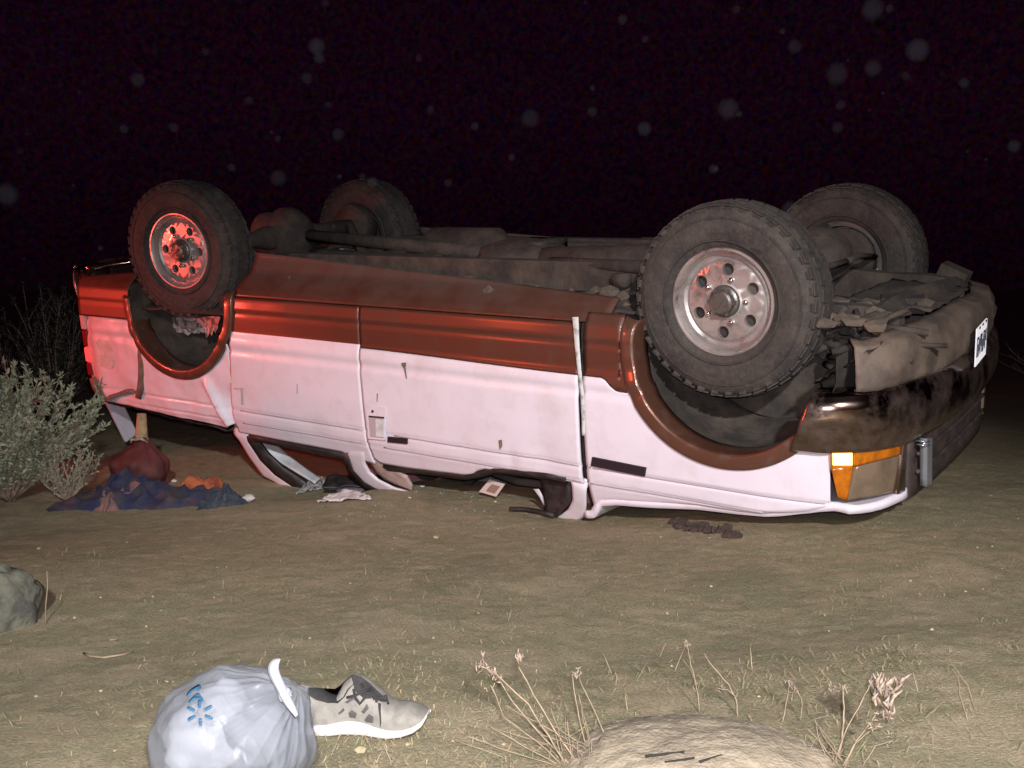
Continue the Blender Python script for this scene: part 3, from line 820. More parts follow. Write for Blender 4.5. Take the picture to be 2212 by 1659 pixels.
def xm(bm):
    add_tube(bm, [(.50 + .03*math.sin(y*5), y, -.455 + .03*math.cos(y*3)) for y in lin(-.50, .55, 14)], [.045]*15, 8)
    add_box(bm, (.50, .50, -.42), (.12, .10, .10), Matrix.Rotation(.4, 4, 'Y'))
    add_box(bm, (.48, -.15, -.43), (.16, .14, .06), Matrix.Rotation(.3, 4, 'Z'))
part('front_crossmember', xm, 'under', False)
def skid(bm):
    add_grid(bm, 14, 14, lambda u, v: Vector((.30 + .32*u, -.28 + .58*v, -.40 - .03*u + .015*fbm(u*4, v*4, 3, 3))))
solid(part('skid_plate', skid, 'under'), .008)
part('steering_link', lambda bm: (add_tube(bm, [U(1785, 770, -.5), U(1850, 785, -.45), U(1905, 800, -.42)], .016, 8), add_tube(bm, [U(1840, 690, -.42), U(1895, 745, -.40), U(1925, 800, -.45)], .022, 8)))
part('inner_fender', lambda bm: add_grid(bm, 16, 10, lambda u, v: Vector((.36 + .22*u, -.80 + .30*v, -.62 + .14*u + .03*fbm(u*5, v*5, 1, 3)))))
bm = bmesh.new()
for i in range(70):
    a = U(1780 + rnd.random()*170, 690 + rnd.random()*120, -.35 - rnd.random()*.25)
    add_tube(bm, [a, a + Vector((rnd.uniform(-.14, .14), rnd.uniform(-.12, .12), rnd.uniform(-.06, .06)))], rnd.uniform(.006, .02), 6)
for i in range(70):
    x = rnd.uniform(-2.6, -.5); y = rnd.uniform(-.62, .55); z = -.37 + rnd.uniform(-.02, .04)
    if rnd.random() < .5: add_box(bm, (x, y, z), (rnd.uniform(.03, .14), rnd.uniform(.02, .10), rnd.uniform(.02, .06)), Matrix.Rotation(rnd.uniform(-.4, .4), 4, 'Z'))
    else:
        L_ = rnd.uniform(.15, .7); a_ = rnd.choice((0, 0, 0, 1.57)) + rnd.gauss(0, .12)
        add_tube(bm, [(x, y, z), (x + L_*.5*math.cos(a_), y + L_*.5*math.sin(a_), z + rnd.uniform(-.02, .03)), (x + L_*math.cos(a_), y + L_*math.sin(a_), z)], rnd.uniform(.005, .016), 6)
tag(obj('hoses_and_brackets', bm, M['under'], truck), None, None, None, 'stuff')
# clods of mud and roots stuck along the sills and the front
bm = bmesh.new()
for i in range(150):
    x = rnd.uniform(-2.6, .6); y = rnd.uniform(-.74, -.2); z = -.40 + rnd.uniform(-.01, .03) if x < -.5 else -.42
    add_blob(bm, (x, y, z), (rnd.uniform(.02, .06), rnd.uniform(.02, .05), rnd.uniform(.012, .03)), .4, 2.5, 1, i)
tag(obj('caked_mud', bm, mat('caked_dust', (0.10, 0.076, 0.053), 0.95, c2=(0.055, 0.043, 0.034), scale=16, bump=0.4), truck, False), None, None, None, 'stuff')

# --- cab inside and the crushed roof
def roof(bm):
    add_grid(bm, 30, 20, lambda u, v: Vector((-2.42 + 1.70*u, -.66 + 1.34*v, -1.50 + .12*u + .02*fbm(u*5, v*4, 2, 3))))
solid(part('roof', roof, 'white'), .02)
part('dashboard', lambda bm: (add_box(bm, (-.70, 0, -1.06), (.26, 1.38, .22)), add_box(bm, (-.66, 0, -1.19), (.14, 1.36, .05))), 'dark', False)
part('steering_wheel', lambda bm: add_tube(bm, [(-.98 + .05*math.sin(a), -.38 + .18*math.cos(a), -1.02 + .17*math.sin(a)) for a in lin(0, 2*math.pi, 28)], .014, 8), 'black')
for y in (-.36, .36):
    st = part('seat', lambda bm: (add_blob(bm, (-1.45, y, -.72), (.28, .26, .10), .05, 2, 3, 2), add_blob(bm, (-1.74, y, -1.0), (.10, .25, .30), .05, 2, 3, 4)), 'dark')
part('rear_cab_wall', lambda bm: add_box(bm, (-2.72, 0, -.82), (.03, 1.5, .66)), 'dark', False)
part('firewall', lambda bm: add_box(bm, (-.50, 0, -.72), (.03, 1.5, .60)), 'dark', False)
part('headliner', lambda bm: add_grid(bm, 20, 12, lambda u, v: Vector((-2.3 + .9*u, -.50 + 1.1*v, -1.33 - .05*math.sin(u*3) + .05*fbm(u*6, v*5, 6, 3)))), 'dark')
bm = bmesh.new(); add_tube(bm, [U(1068, 1022, -.62), U(1120, 1040, -.62), U(1180, 1048, -.62)], .018, 8); obj('grab_handle', bm, M['dark'], truck)
bm = bmesh.new()
strip(bm, [U(*p, -.76) for p in [(1168, 1030), (1176, 1060), (1180, 1090), (1178, 1112)]], [U(*p, -.79) for p in [(1232, 1034), (1238, 1060), (1236, 1084), (1200, 1118)]], -1)
solid(obj('pillar_trim', bm, M['black'], truck), .02, 0)
bm = bmesh.new(); strip(bm, [U(*p, -.74) for p in [(1152, 1056), (1166, 1074), (1176, 1092)]], [U(*p, -.74) for p in [(1164, 1056), (1174, 1074), (1179, 1090)]], -1); solid(obj('torn_liner', bm, M['trim'], truck), .005, 0)

# --- wheels
def build_wheel():
    w = empty('wheel')
    bm = bmesh.new()
    prof = [(.205, -.085), (.215, -.108), (.235, -.122), (.275, -.134), (.315, -.136), (.348, -.127), (.369, -.110), (.383, -.085), (.390, -.045), (.393, 0),
            (.390, .045), (.383, .085), (.369, .110), (.348, .127), (.315, .136), (.275, .134), (.235, .122), (.215, .108), (.205, .085)]
    add_lathe(bm, prof, 96)
    for ring in (.246, .332):                                   # raised rings on the sidewall
        for s in (-1, 1): add_lathe(bm, [(ring - .005, s*.1285), (ring - .002, s*.139), (ring + .002, s*.139), (ring + .005, s*.1285)], 96)
    for k in range(38):                                         # open shoulder lugs and centre blocks
        a = 2*math.pi*k/38
        for s in (-1, 1):
            for yy, rr, sx, sy in ((s*.088, .380, .050, .052), (s*.030, .391, .050, .046)):
                aa = a + (math.pi/38 if (s > 0) != (abs(yy) < .05) else 0)
                Mx = Matrix.Rotation(-aa, 4, 'Y') @ Matrix.Translation((rr, yy, 0)) @ Matrix.Rotation(s*.25, 4, 'X')
                bmesh.ops.create_cube(bm, size=1, matrix=Mx @ Matrix.Diagonal((.006, sy, sx, 1)))
            Mx = Matrix.Rotation(-a, 4, 'Y') @ Matrix.Translation((.362, s*.116, 0)) @ Matrix.Rotation(s*.5, 4, 'Z')
            bmesh.ops.create_cube(bm, size=1, matrix=Mx @ Matrix.Diagonal((.026, .003, .030, 1)))
    edgesplit(obj('tyre', bm, M['tyre'], w), 40)
    # rim: rolled lip, barrel, dished centre with six round holes
    rim = bmesh.new()
    add_lathe(rim, [(.213, -.098), (.217, -.108), (.214, -.116), (.207, -.116), (.200, -.106), (.193, -.085), (.187, -.060), (.176, -.050), (.168, -.054), (.164, -.060), (.158, -.070)], 72)
    add_lathe(rim, [(.187, -.060), (.180, .02), (.190, .09), (.213, .11)], 72)
    # disc with holes
    def circ(c, r, n): return [rim.verts.new((c[0] + r*math.cos(2*math.pi*k/n), -.070, c[1] + r*math.sin(2*math.pi*k/n))) for k in range(n)]
    loops = [circ((0, 0), .158, 48), circ((0, 0), .070, 30)]
    for k in range(6):
        a = 2*math.pi*k/6 + R2(85); loops.append(circ((.127*math.cos(a), .127*math.sin(a)), .0245, 20))
    ed = []
    for lp in loops:
        for k in range(len(lp)): ed.append(rim.edges.new((lp[k], lp[(k+1) % len(lp)])))
    bmesh.ops.triangle_fill(rim, use_beauty=True, use_dissolve=False, edges=ed)
    # hole walls
    for lp in loops[2:]:
        low = [rim.verts.new((v.co.x, -.045, v.co.z)) for v in lp]
        for k in range(len(lp)): rim.faces.new((lp[k], lp[(k+1) % len(lp)], low[(k+1) % len(lp)], low[k]))
    add_lathe(rim, [(.070, -.070), (.073, -.078), (.066, -.082), (.060, -.07)], 40)
    bmesh.ops.recalc_face_normals(rim, faces=rim.faces)
    edgesplit(obj('rim', rim, M['alloy'], w), 30)
    bm = bmesh.new(); add_lathe(bm, [(.0, -.035), (.15, -.035), (.16, .0)], 40); obj('brake_shadow_plate', bm, M['dark'], w)
    hub = bmesh.new()
    add_lathe(hub, [(.066, -.066), (.064, -.090), (.060, -.096), (.050, -.100), (.048, -.132), (.040, -.140), (.0, -.141)], 30)
    for k in range(6):
        a = k*math.pi/3; add_box(hub, (.050*math.cos(a), -.114, .050*math.sin(a)), (.014, .03, .014), Matrix.Rotation(-a, 4, 'Y'))
    add_box(hub, (0, -.143, 0), (.012, .008, .052), Matrix.Rotation(.6, 4, 'Y'))
    edgesplit(obj('hub_cap', hub, M['hub'], w), 35)
    for k in range(5):
        a = 2*math.pi*k/5 + R2(72)
        nb = bmesh.new(); cx, cz = 0.089*math.cos(a), 0.089*math.sin(a)
        add_lathe(nb, [(.011, -.068), (.011, -.088), (.006, -.094), (.0, -.095)], 8, 0, (cx, 0, cz)); obj('lug_nut', nb, M['nut'], w)
    return w
wheel = build_wheel()
wheel.parent = truck
def place(w, x, y, z, flip, spin, yaw=0, roll=0):
    w.matrix_local = Matrix.Translation((x, y, z)) @ Matrix.Rotation(yaw, 4, 'Z') @ Matrix.Rotation(roll, 4, 'X') @ (Matrix.Rotation(math.pi, 4, 'Z') if flip else Matrix.Identity(4)) @ Matrix.Rotation(spin, 4, 'Y') @ Matrix.Diagonal((.945, .78, .945, 1))
kids = list(wheel.children)
# children already at the third level: truck > wheel > tyre
place(wheel, 0, -.685, HF, False, 0.0)
for x, y, z, fl, sp, yaw in ((-3.18, -.70, HR, False, .5, R2(9)), (-.04, .69, HF - .035, True, 1.1, 0), (-3.16, .69, HR - .085, True, .2, 0)):
    c = wheel.copy(); COL.objects.link(c); c.parent = truck
    for k in kids:
        d = k.copy(); COL.objects.link(d); d.parent = c
    place(c, x, y, z, fl, sp, yaw)
# the wheel's children must stay within three levels: truck > wheel > tyre

# ------------------------------------------------------------------ things lying on the ground
def leafmat(name, a, c, sc=30): return mat(name, a, 0.85, c2=c, scale=sc, spec=0.2)
M['sage'] = leafmat('sage_leaf', (0.29, 0.32, 0.21), (0.19, 0.22, 0.14), 25)
M['sage_night'] = leafmat('night_darkened_leaf', (0.034, 0.034, 0.028), (0.022, 0.024, 0.018), 20)  # copy of the sage leaf with the night darkness put into its colour
M['wood'] = mat('weathered_wood', (0.17, 0.12, 0.09), 0.9, c2=(0.26, 0.20, 0.15), scale=40)
M['straw'] = mat('dry_straw', (0.28, 0.215, 0.14), 0.85, c2=(0.19, 0.14, 0.095), scale=40)
M['seed'] = mat('dry_seed_husk', (0.34, 0.265, 0.195), 0.85, c2=(0.12, 0.085, 0.065), scale=60)

def leaf(bm, p, d, L, w):
    d = d.normalized(); s = d.cross(Vector((rnd.uniform(-1, 1), rnd.uniform(-1, 1), rnd.uniform(-1, 1))))
    if s.length < 1e-4: return
    s.normalize(); q = p + d*L
    bm.faces.new([bm.verts.new(p), bm.verts.new(p + d*L*.55 + s*w), bm.verts.new(q), bm.verts.new(p + d*L*.55 - s*w)])
def sagebrush(loc, h, spread, nst, label, leafm, density=1.0, lean=(0, 0)):
    r = empty('sagebrush', loc)
    tag(r, label, 'shrub')
    st, fo = bmesh.new(), bmesh.new()
    for i in range(nst):
        a = rnd.uniform(0, 2*math.pi); k = rnd.random()**.6; hh = h*rnd.uniform(.55, 1.0)*(1 - .35*k)
        tip = Vector((math.cos(a)*spread*k + lean[0], math.sin(a)*spread*k + lean[1], hh))
        mid = Vector((tip.x*.35, tip.y*.35, hh*.45)) + Vector((rnd.uniform(-.04, .04), rnd.uniform(-.04, .04), 0))
        pts = []
        for s in lin(0, 1, 7):
            q = mid*(2*s*(1-s)) + tip*(s*s) + Vector((rnd.uniform(-.008, .008), rnd.uniform(-.008, .008), 0)); pts.append(q)
        add_tube(st, pts, [.010*(1 - .8*s) for s in lin(0, 1, 7)], 5)
        # side twigs with small grey leaves
        for s in lin(.25, 1, int(9*density)):
            f = s*7; ii = min(int(f), 6); p = pts[ii].lerp(pts[ii+1], f - ii); d0 = (pts[ii+1] - pts[ii]).normalized()
            tw = (d0 + Vector((rnd.gauss(0, .5), rnd.gauss(0, .5), rnd.gauss(.25, .35)))).normalized(); TL = rnd.uniform(.05, .13)*h/.6
            add_tube(st, [p, p + tw*TL], [.003, .0015], 4, False)
            for q in range(int(16*density)):
                u = rnd.random(); leaf(fo, p + tw*TL*u, tw + Vector((rnd.gauss(0, .7), rnd.gauss(0, .7), rnd.gauss(.1, .6))), rnd.uniform(.014, .032)*h/.6, rnd.uniform(.003, .0055)*h/.6)
    obj('stems', st, M['wood'], r)
    obj('foliage', fo, leafm, r, False, False)
    return r
g = G(35, 1085)
sagebrush((g.x - .03, g.y, gz(g.x, g.y)), .72, .42, 85, 'large grey green sagebrush at the left behind the cloth bundle', M['sage'], 1.3)
g = G(150, 1085)
sagebrush((g.x, g.y, gz(g.x, g.y)), .34, .16, 18, 'small pale sagebrush standing in front of the blue cloth', M['sage'], 1.1)
g = P(120, 900, 8.2); sagebrush((g.x, g.y, gz(g.x, g.y)), 1.05, .55, 34, 'dark bush in the night behind the tail of the truck', M['sage_night'], 1.1)
g = P(2290, 900, 9.5); sagebrush((g.x, g.y, gz(g.x, g.y)), .55, .6, 26, 'low dim bush at the far right in the dark', M['sage_night'], .9)

# short dry grass and straw litter
bm = bmesh.new()
for i in range(11000):
    u = rnd.random()
    if u < .62: x = rnd.uniform(-1.7, 2.0); y = 1.55 + 2.9*rnd.random()**1.5
    else: x = rnd.uniform(-.4, 1.2); y = rnd.uniform(1.6, 2.5)
    if fbm(x*2.2, y*2.2, 11, 3) < rnd.uniform(-.45, .35): continue
    if abs(x) > .62*y + .1: continue
    z = gz(x, y); L = rnd.uniform(.015, .06)*(1.25 if x > .1 and y < 2.6 else .8); flat = rnd.random() < .93
    a = rnd.uniform(0, 2*math.pi); d = Vector((math.cos(a), math.sin(a), rnd.uniform(-.02, .12) if flat else rnd.uniform(.4, 1.2))).normalized()
    s = d.cross(Vector((0, 0, 1))); s = s.normalized()*rnd.uniform(.0005, .0010) if s.length > 1e-4 else Vector((.001, 0, 0))
    p = Vector((x, y, z + .002)); q = p + d*L; m_ = p + d*L*.5 + Vector((0, 0, .006 if flat else 0))
    vs = [bm.verts.new(v) for v in (p - s, p + s, m_ + s, m_ - s, q)]
    mi = rnd.choice((0, 1, 1, 2, 2)); f = bm.faces.new(vs[:4]); f.material_index = mi; f = bm.faces.new((vs[3], vs[2], vs[4])); f.material_index = mi
tag(obj('dry_grass', bm, [mat('litter_straw', (0.33, 0.275, 0.17), 0.85, c2=(0.25, 0.21, 0.13), scale=40), leafmat('green_grey_grass', (0.25, 0.26, 0.13), (0.19, 0.20, 0.10)), leafmat('brown_grass', (0.36, 0.28, 0.17), (0.26, 0.21, 0.13))], None, False, False),
    'short dry grass and straw litter spread over the dirt', 'grass', None, 'stuff')
bm = bmesh.new()
for i in range(140):
    x = rnd.uniform(-1.8, 2.2); y = 1.6 + 3.0*rnd.random()**1.3; s = rnd.uniform(.002, .006)*(1 + (rnd.random() < .05)*1.2)
    add_blob(bm, (x, y, gz(x, y) + s*.3), (s, s, s*.6), .3, 2, 1, i)
tag(obj('soil_crumbs', bm, mat('crumb_soil', (0.28, 0.235, 0.14), 0.95, c2=(0.38, 0.31, 0.19), scale=9), None, False, False), 'small crumbs of dry soil scattered over the dirt', 'soil', None, 'stuff')

# pale rock at the lower right, half sunk
g = G(1500, 1640)
bm = bmesh.new()
add_blob(bm, (g.x, g.y - .03, gz(g.x, g.y) - .012), (.255, .21, .068), .09, 1.3, 6, 3)
for v in bm.verts: v.co.z += .004*fbm(v.co.x*20, v.co.y*20, v.co.z*20, 5) - .004*max(0, fbm(v.co.x*45, v.co.y*45, 3, 2) - .25)
tag(obj('rock', bm, mat('pale_dusty_stone', (0.29, 0.24, 0.165), 0.95, c2=(0.21, 0.175, 0.12), scale=9, c3=(0.36, 0.31, 0.24), scale3=40, amt3=.6, bump=.5, bscale=130)),
    'wide pale dusty rock half sunk at the lower right', 'rock')
ROCKC = Vector((g.x, g.y - .03, gz(g.x, g.y) - .012))
g = G(10, 1345)
bm = bmesh.new(); add_blob(bm, (g.x - .03, g.y, gz(g.x, g.y) + .045), (.13, .10, .125), .25, 1.7, 4, 9)  # dark greenish stone with mottled tone
tag(obj('rock', bm, mat('dark_greenish_stone', (0.105, 0.105, 0.075), 0.95, c2=(0.05, 0.048, 0.042), scale=12, c3=(0.15, 0.15, 0.105), scale3=28, amt3=.6, bump=.6, bscale=50)),
    'dark greenish boulder cut by the left edge of the photo', 'rock')
# dark clods of soil under the fender
g0 = G(1520, 1150)
bm = bmesh.new()
for i in range(46):
    px = 1455 + 140*rnd.random(); py = 1132 + (px - 1455)*.17 + rnd.uniform(-8, 10)
    q = G(px, py); add_blob(bm, (q.x, q.y, gz(q.x, q.y) + .006), (rnd.uniform(.008, .024), rnd.uniform(.008, .02), rnd.uniform(.006, .018)), .4, 2.2, 2, i)
tag(obj('soil_clods', bm, mat('dark_clod_soil', (0.030, 0.018, 0.015), 0.95, c2=(0.055, 0.036, 0.028), scale=40), None, False), 'dark clods of soil below the front fender', 'soil', None, 'stuff')

# twigs
def twig(pts, r, label, m='straw', group=None):
    bm = bmesh.new(); add_tube(bm, pts, [r*(1 - .35*i/max(1, len(pts)-1)) for i in range(len(pts))], 6)
    return tag(obj('twig', bm, M[m]), label, 'twig', group)
def on(px, py, h=.006): q = G(px, py); return Vector((q.x, q.y, gz(q.x, q.y) + h))
twig([on(*p) for p in [(181, 1417), (196, 1424), (225, 1426), (262, 1421), (288, 1412)]], .0035, 'pale curved twig on the dirt above the plastic bag')
twig([on(*p) for p in [(236, 1389), (254, 1386)]], .003, 'short pale splinter just above the curved twig')
twig([on(*p) for p in [(353, 1478), (364, 1480)]], .003, 'tiny pale chip of wood left of the plastic bag')
M['char'] = mat('charred_wood', (0.018, 0.015, 0.013), 0.9)
def onrock(px, py):
    d = ray(px, py); tt = 1.2
    while tt < 3:
        q = CAM + d*tt; e_ = q - ROCKC
        if (e_.x/.255)**2 + (e_.y/.21)**2 + (e_.z/.068)**2 < 1.04 or q.z < gz(q.x, q.y) + .003: return q
        tt += .002
    return on(px, py)
for (a, c), lb in (((((1394, 1634)), (1478, 1624)), 'upper black charred stick lying on the pale rock'), (((1436, 1648), (1500, 1637)), 'lower black charred stick lying on the pale rock'), (((1512, 1646), (1570, 1628)), 'right hand dark stick lying on the pale rock')):
    twig([onrock(a[0] + (c[0]-a[0])*s, a[1] + (c[1]-a[1])*s) for s in lin(0, 1, 5)], .0028, lb, 'char')
q0 = on(98, 1352); twig([q0, q0 + Vector((.003, 0, .05)), q0 + Vector((.006, .01, .10)), q0 + Vector((.006, .01, .145))], .0018, 'single upright dry stalk beside the left boulder')

# dead plants: stalks that carry seed heads
def dead_plant(label, base_px, stems, heads, jitter=.05, extra=0):
    b0 = on(*base_px, 0); dep = (b0 - CAM).dot(Vector((0, CP, -SP)))
    r = empty('dead_plant', b0); tag(r, label, 'plant')
    for i in range(extra):
        e0 = (base_px[0] + rnd.uniform(-40, 60), base_px[1] + rnd.uniform(-14, 10)); k_ = rnd.uniform(.3, 1.0)
        stems = stems + [([e0, (e0[0] - 30*k_ + rnd.uniform(-25, 25), e0[1] - 70*k_), (e0[0] - 80*k_ + rnd.uniform(-70, 90), e0[1] - 130*k_)], rnd.uniform(.0008, .0016))]
    for pl_, rad in stems:
        bm = bmesh.new(); dz = rnd.uniform(-jitter, jitter); n = len(pl_)
        pts = [P(p[0], p[1], dep + dz*i/(n-1)) - b0 for i, p in enumerate(pl_)]
        fine = []
        for a, c in zip(pts, pts[1:]):
            for s in (0, .33, .66): fine.append(a.lerp(c, s) + Vector((rnd.uniform(-.0012, .0012), rnd.uniform(-.002, .002), 0)))
        fine.append(pts[-1])
        add_tube(bm, fine, [rad*.66*(1 - .5*i/len(fine)) for i in range(len(fine))], 5); obj('stem', bm, M['straw'], r)
    for (hx, hy), sz, nh, up in heads:
        bm = bmesh.new(); c = P(hx, hy, dep + rnd.uniform(-.01, .01)) - b0
        for i in range(int(nh*1.5)):
            d = Vector((rnd.gauss(0, .38), rnd.gauss(0, .38), up + .3 + rnd.gauss(0, .35))).normalized()
            p = c + Vector((rnd.gauss(0, .22), rnd.gauss(0, .22), rnd.gauss(0, .30)))*sz; e2 = (d + Vector((rnd.gauss(0, .4), rnd.gauss(0, .4), -.2))).normalized()
            add_tube(bm, [p, p + d*sz*.3, p + d*sz*.3 + e2*sz*.35], [sz*.04, sz*.075, .0004], 5)
        obj('seed_head', bm, M['seed'], r)
dead_plant('cluster of tall dry stalks with curled seed heads left of the pale rock', (1225, 1650),
    [([(1225, 1655), (1185, 1590), (1140, 1520), (1065, 1450), (1040, 1440)], .0032), ([(1230, 1650), (1180, 1600), (1110, 1520), (1070, 1455)], .003), ([(1240, 1640), (1200, 1580), (1170, 1530), (1120, 1440)], .003),
     ([(1215, 1655), (1160, 1600), (1090, 1550), (1060, 1480)], .002), ([(1235, 1640), (1225, 1560), (1228, 1540)], .0015), ([(1212, 1655), (1130, 1610), (1060, 1570)], .0018), ([(1205, 1655), (1120, 1630), (1010, 1590)], .0015), ([(1220, 1640), (1205, 1570), (1190, 1530)], .0014), ([(1195, 1658), (1100, 1640), (985, 1600)], .0016)],
    [((1042, 1440), .022, 12, .5), ((1068, 1462), .020, 10, .2), ((1120, 1425), .018, 14, .8), ((1170, 1555), .012, 6, .3)], .07, 16)
dead_plant('two thin dry stems leaning behind the cluster of stalks', (1270, 1620),
    [([(1268, 1620), (1250, 1550), (1240, 1490), (1237, 1455)], .0022), ([(1320, 1612), (1290, 1550), (1262, 1490), (1250, 1460)], .0018), ([(1275, 1615), (1262, 1560), (1250, 1500)], .0014)],
    [((1243, 1460), .016, 8, .3)])
dead_plant('single bare dry stem standing behind the pale rock', (1510, 1540), [([(1511, 1540), (1508, 1500), (1496, 1450), (1488, 1410), (1484, 1390)], .0022)], [((1486, 1395), .014, 6, .6)])
dead_plant('hooked dry stem with a drooping tip behind the pale rock', (1592, 1548), [([(1594, 1548), (1590, 1510), (1575, 1480), (1540, 1440), (1522, 1412)], .0026), ([(1590, 1505), (1572, 1490), (1555, 1488)], .002)], [((1560, 1488), .012, 7, -.2)])
dead_plant('thin dry sprigs at the back of the rock', (1705, 1560), [([(1690, 1560), (1700, 1510), (1705, 1475)], .0018), ([(1730, 1556), (1732, 1510), (1715, 1480)], .0016), ([(1735, 1565), (1755, 1555), (1790, 1545)], .0016), ([(1712, 1560), (1703, 1540)], .0014)], [((1705, 1478), .014, 7, .4), ((1716, 1490), .01, 5, -.1)])
dead_plant('tall dry plant with a big pale seed head at the lower right', (1800, 1659),
    [([(1795, 1659), (1815, 1620), (1824, 1560), (1822, 1510), (1820, 1480)], .0036), ([(1820, 1659), (1850, 1600), (1880, 1560), (1905, 1520)], .0026), ([(1802, 1650), (1830, 1570), (1870, 1500), (1885, 1470)], .0024), ([(1860, 1660), (1890, 1610), (1930, 1600)], .0018), ([(1815, 1659), (1845, 1610), (1885, 1575)], .002), ([(1795, 1659), (1770, 1600), (1740, 1570)], .0014)],
    [((1910, 1500), .050, 22, .9), ((1915, 1540), .030, 12, .5), ((1888, 1565), .018, 10, -.2), ((1800, 1495), .020, 7, .3), ((1822, 1490), .012, 5, .6), ((1925, 1590), .014, 6, .2)], .05, 8)
dead_plant('faint dry stalk in the grass at the far right', (2085, 1560), [([(2090, 1560), (2075, 1500), (2070, 1450)], .0014), ([(2110, 1540), (2090, 1480), (2060, 1440)], .0012)], [])

# plastic bag, tied in a knot
bag = empty('plastic_bag'); tag(bag, 'tied white plastic carrier bag with blue print lying beside a shoe', 'bag')
bd = 1.80
BC = P(502, 1592, bd); BC.z = max(BC.z, gz(BC.x, BC.y) + .095)
RIGHT, UPV, FW = Vector((1, 0, 0)), Vector((0, -SP*0 + math.sin(R2(5)), math.cos(R2(5)))), Vector((0, CP, -SP))
KN = P(628, 1492, bd - .02); kdir = (KN - BC).normalized()
k1 = kdir.cross(Vector((0, 1, 0))).normalized(); k2 = kdir.cross(k1)
def bag_r(d):
    base = 1/math.sqrt((d.x/.137)**2 + (d.y/.125)**2 + (d.z/.115)**2)
    ang = math.acos(max(-1, min(1, d.dot(kdir)))); phi = math.atan2(d.dot(k2), d.dot(k1))
    rg = lambda a: (1 - abs(math.sin(a)))**2
    fold = .050*rg(phi*3.5 + 1.3*math.sin(phi*2) + .6*ang) + .034*rg(phi*8 + 2*math.sin(phi*3) - .8*ang) + .012*rg(phi*19 + 3*math.sin(phi*5) + 2*ang)
    f = fold*math.exp(-(ang/.95)**2)*smooth(.0, .3, ang)
    nz = lambda a, b_, c_: (1 - abs(noise.noise(Vector((a, b_, c_)))))**4
    lump = .085*fbm(d.x*1.7, d.y*1.7, d.z*1.7 + 3, 2) + .012*nz(d.x*2.6 + 1.5*d.z, d.y*2.6, d.z*2.0 + 8) + .007*nz(d.x*5 + 2*d.z, d.y*5, d.z*3.4 + 3) + .003*nz(d.x*11, d.y*11, d.z*8 + d.x*3) - .02
    pull = .10*math.exp(-(ang/.22)**2) - .03*math.exp(-((ang - .55)/.25)**2)
    return base*(1 + f + lump + pull)
bm = bmesh.new(); r_ = bmesh.ops.create_icosphere(bm, subdivisions=7, radius=1)
for v in bm.verts:
    d = v.co.normalized(); v.co = d*bag_r(d)
    if v.co.z < -.10: v.co.z = -.10 + (v.co.z + .10)*.2
M['bagfilm'] = bpy.data.materials.new('thin_white_plastic'); M['bagfilm'].use_nodes = True
t = M['bagfilm'].node_tree; b = t.nodes['Principled BSDF']
b.inputs['Base Color'].default_value = (0.30, 0.33, 0.37, 1); b.inputs['Roughness'].default_value = 0.36; b.inputs['Specular IOR Level'].default_value = .35
tr = t.nodes.new('ShaderNodeBsdfTranslucent'); tr.inputs['Color'].default_value = (0.45, 0.47, 0.50, 1)
ms = t.nodes.new('ShaderNodeMixShader'); ms.inputs['Fac'].default_value = .45
t.links.new(b.outputs[0], ms.inputs[1]); t.links.new(tr.outputs[0], ms.inputs[2])
tp = t.nodes.new('ShaderNodeBsdfTransparent'); ms2 = t.nodes.new('ShaderNodeMixShader'); ms2.inputs['Fac'].default_value = .48
t.links.new(ms.outputs[0], ms2.inputs[1]); t.links.new(tp.outputs[0], ms2.inputs[2])
t.links.new(ms2.outputs[0], t.nodes['Material Output'].inputs['Surface'])
co = t.nodes.new('ShaderNodeTexCoord')
n = t.nodes.new('ShaderNodeTexNoise'); n.inputs['Scale'].default_value = 9; n.inputs['Detail'].default_value = 2
va = t.nodes.new('ShaderNodeVectorMath'); va.operation = 'MULTIPLY_ADD'; va.inputs[1].default_value = (.10, .10, .10)
t.links.new(co.outputs['Object'], n.inputs['Vector']); t.links.new(n.outputs['Color'], va.inputs[0]); t.links.new(co.outputs['Object'], va.inputs[2])
vo = t.nodes.new('ShaderNodeTexVoronoi'); vo.feature = 'DISTANCE_TO_EDGE'; vo.inputs['Scale'].default_value = 11
vo2 = t.nodes.new('ShaderNodeTexVoronoi'); vo2.feature = 'DISTANCE_TO_EDGE'; vo2.inputs['Scale'].default_value = 27
t.links.new(va.outputs[0], vo.inputs['Vector']); t.links.new(va.outputs[0], vo2.inputs['Vector'])
ad = t.nodes.new('ShaderNodeMath'); ad.operation = 'MULTIPLY_ADD'; ad.inputs[1].default_value = .25
t.links.new(vo2.outputs['Distance'], ad.inputs[0]); t.links.new(vo.outputs['Distance'], ad.inputs[2])
bp = t.nodes.new('ShaderNodeBump'); bp.inputs['Strength'].default_value = .05; bp.inputs['Distance'].default_value = .010
t.links.new(ad.outputs[0], bp.inputs['Height']); t.links.new(bp.outputs['Normal'], b.inputs['Normal']); t.links.new(bp.outputs['Normal'], tr.inputs['Normal'])
bag.location = BC
obj('bag_body', bm, M['bagfilm'], bag)
M['film2'] = mat('doubled_plastic_film', (0.29, 0.30, 0.33), .5)
for k_, (px_, py_, s_, c_) in enumerate(((560, 1580, .055, (.20, .21, .22)), (430, 1600, .06, (.42, .44, .46)), (480, 1520, .045, (.30, .31, .33)))):
    bm = bmesh.new(); add_blob(bm, P(px_, py_, bd + .01) - BC, (s_, s_*.8, s_*.9), .3, 1.5, 3, k_); obj('contents', bm, mat('packed_item', c_, .8), bag)
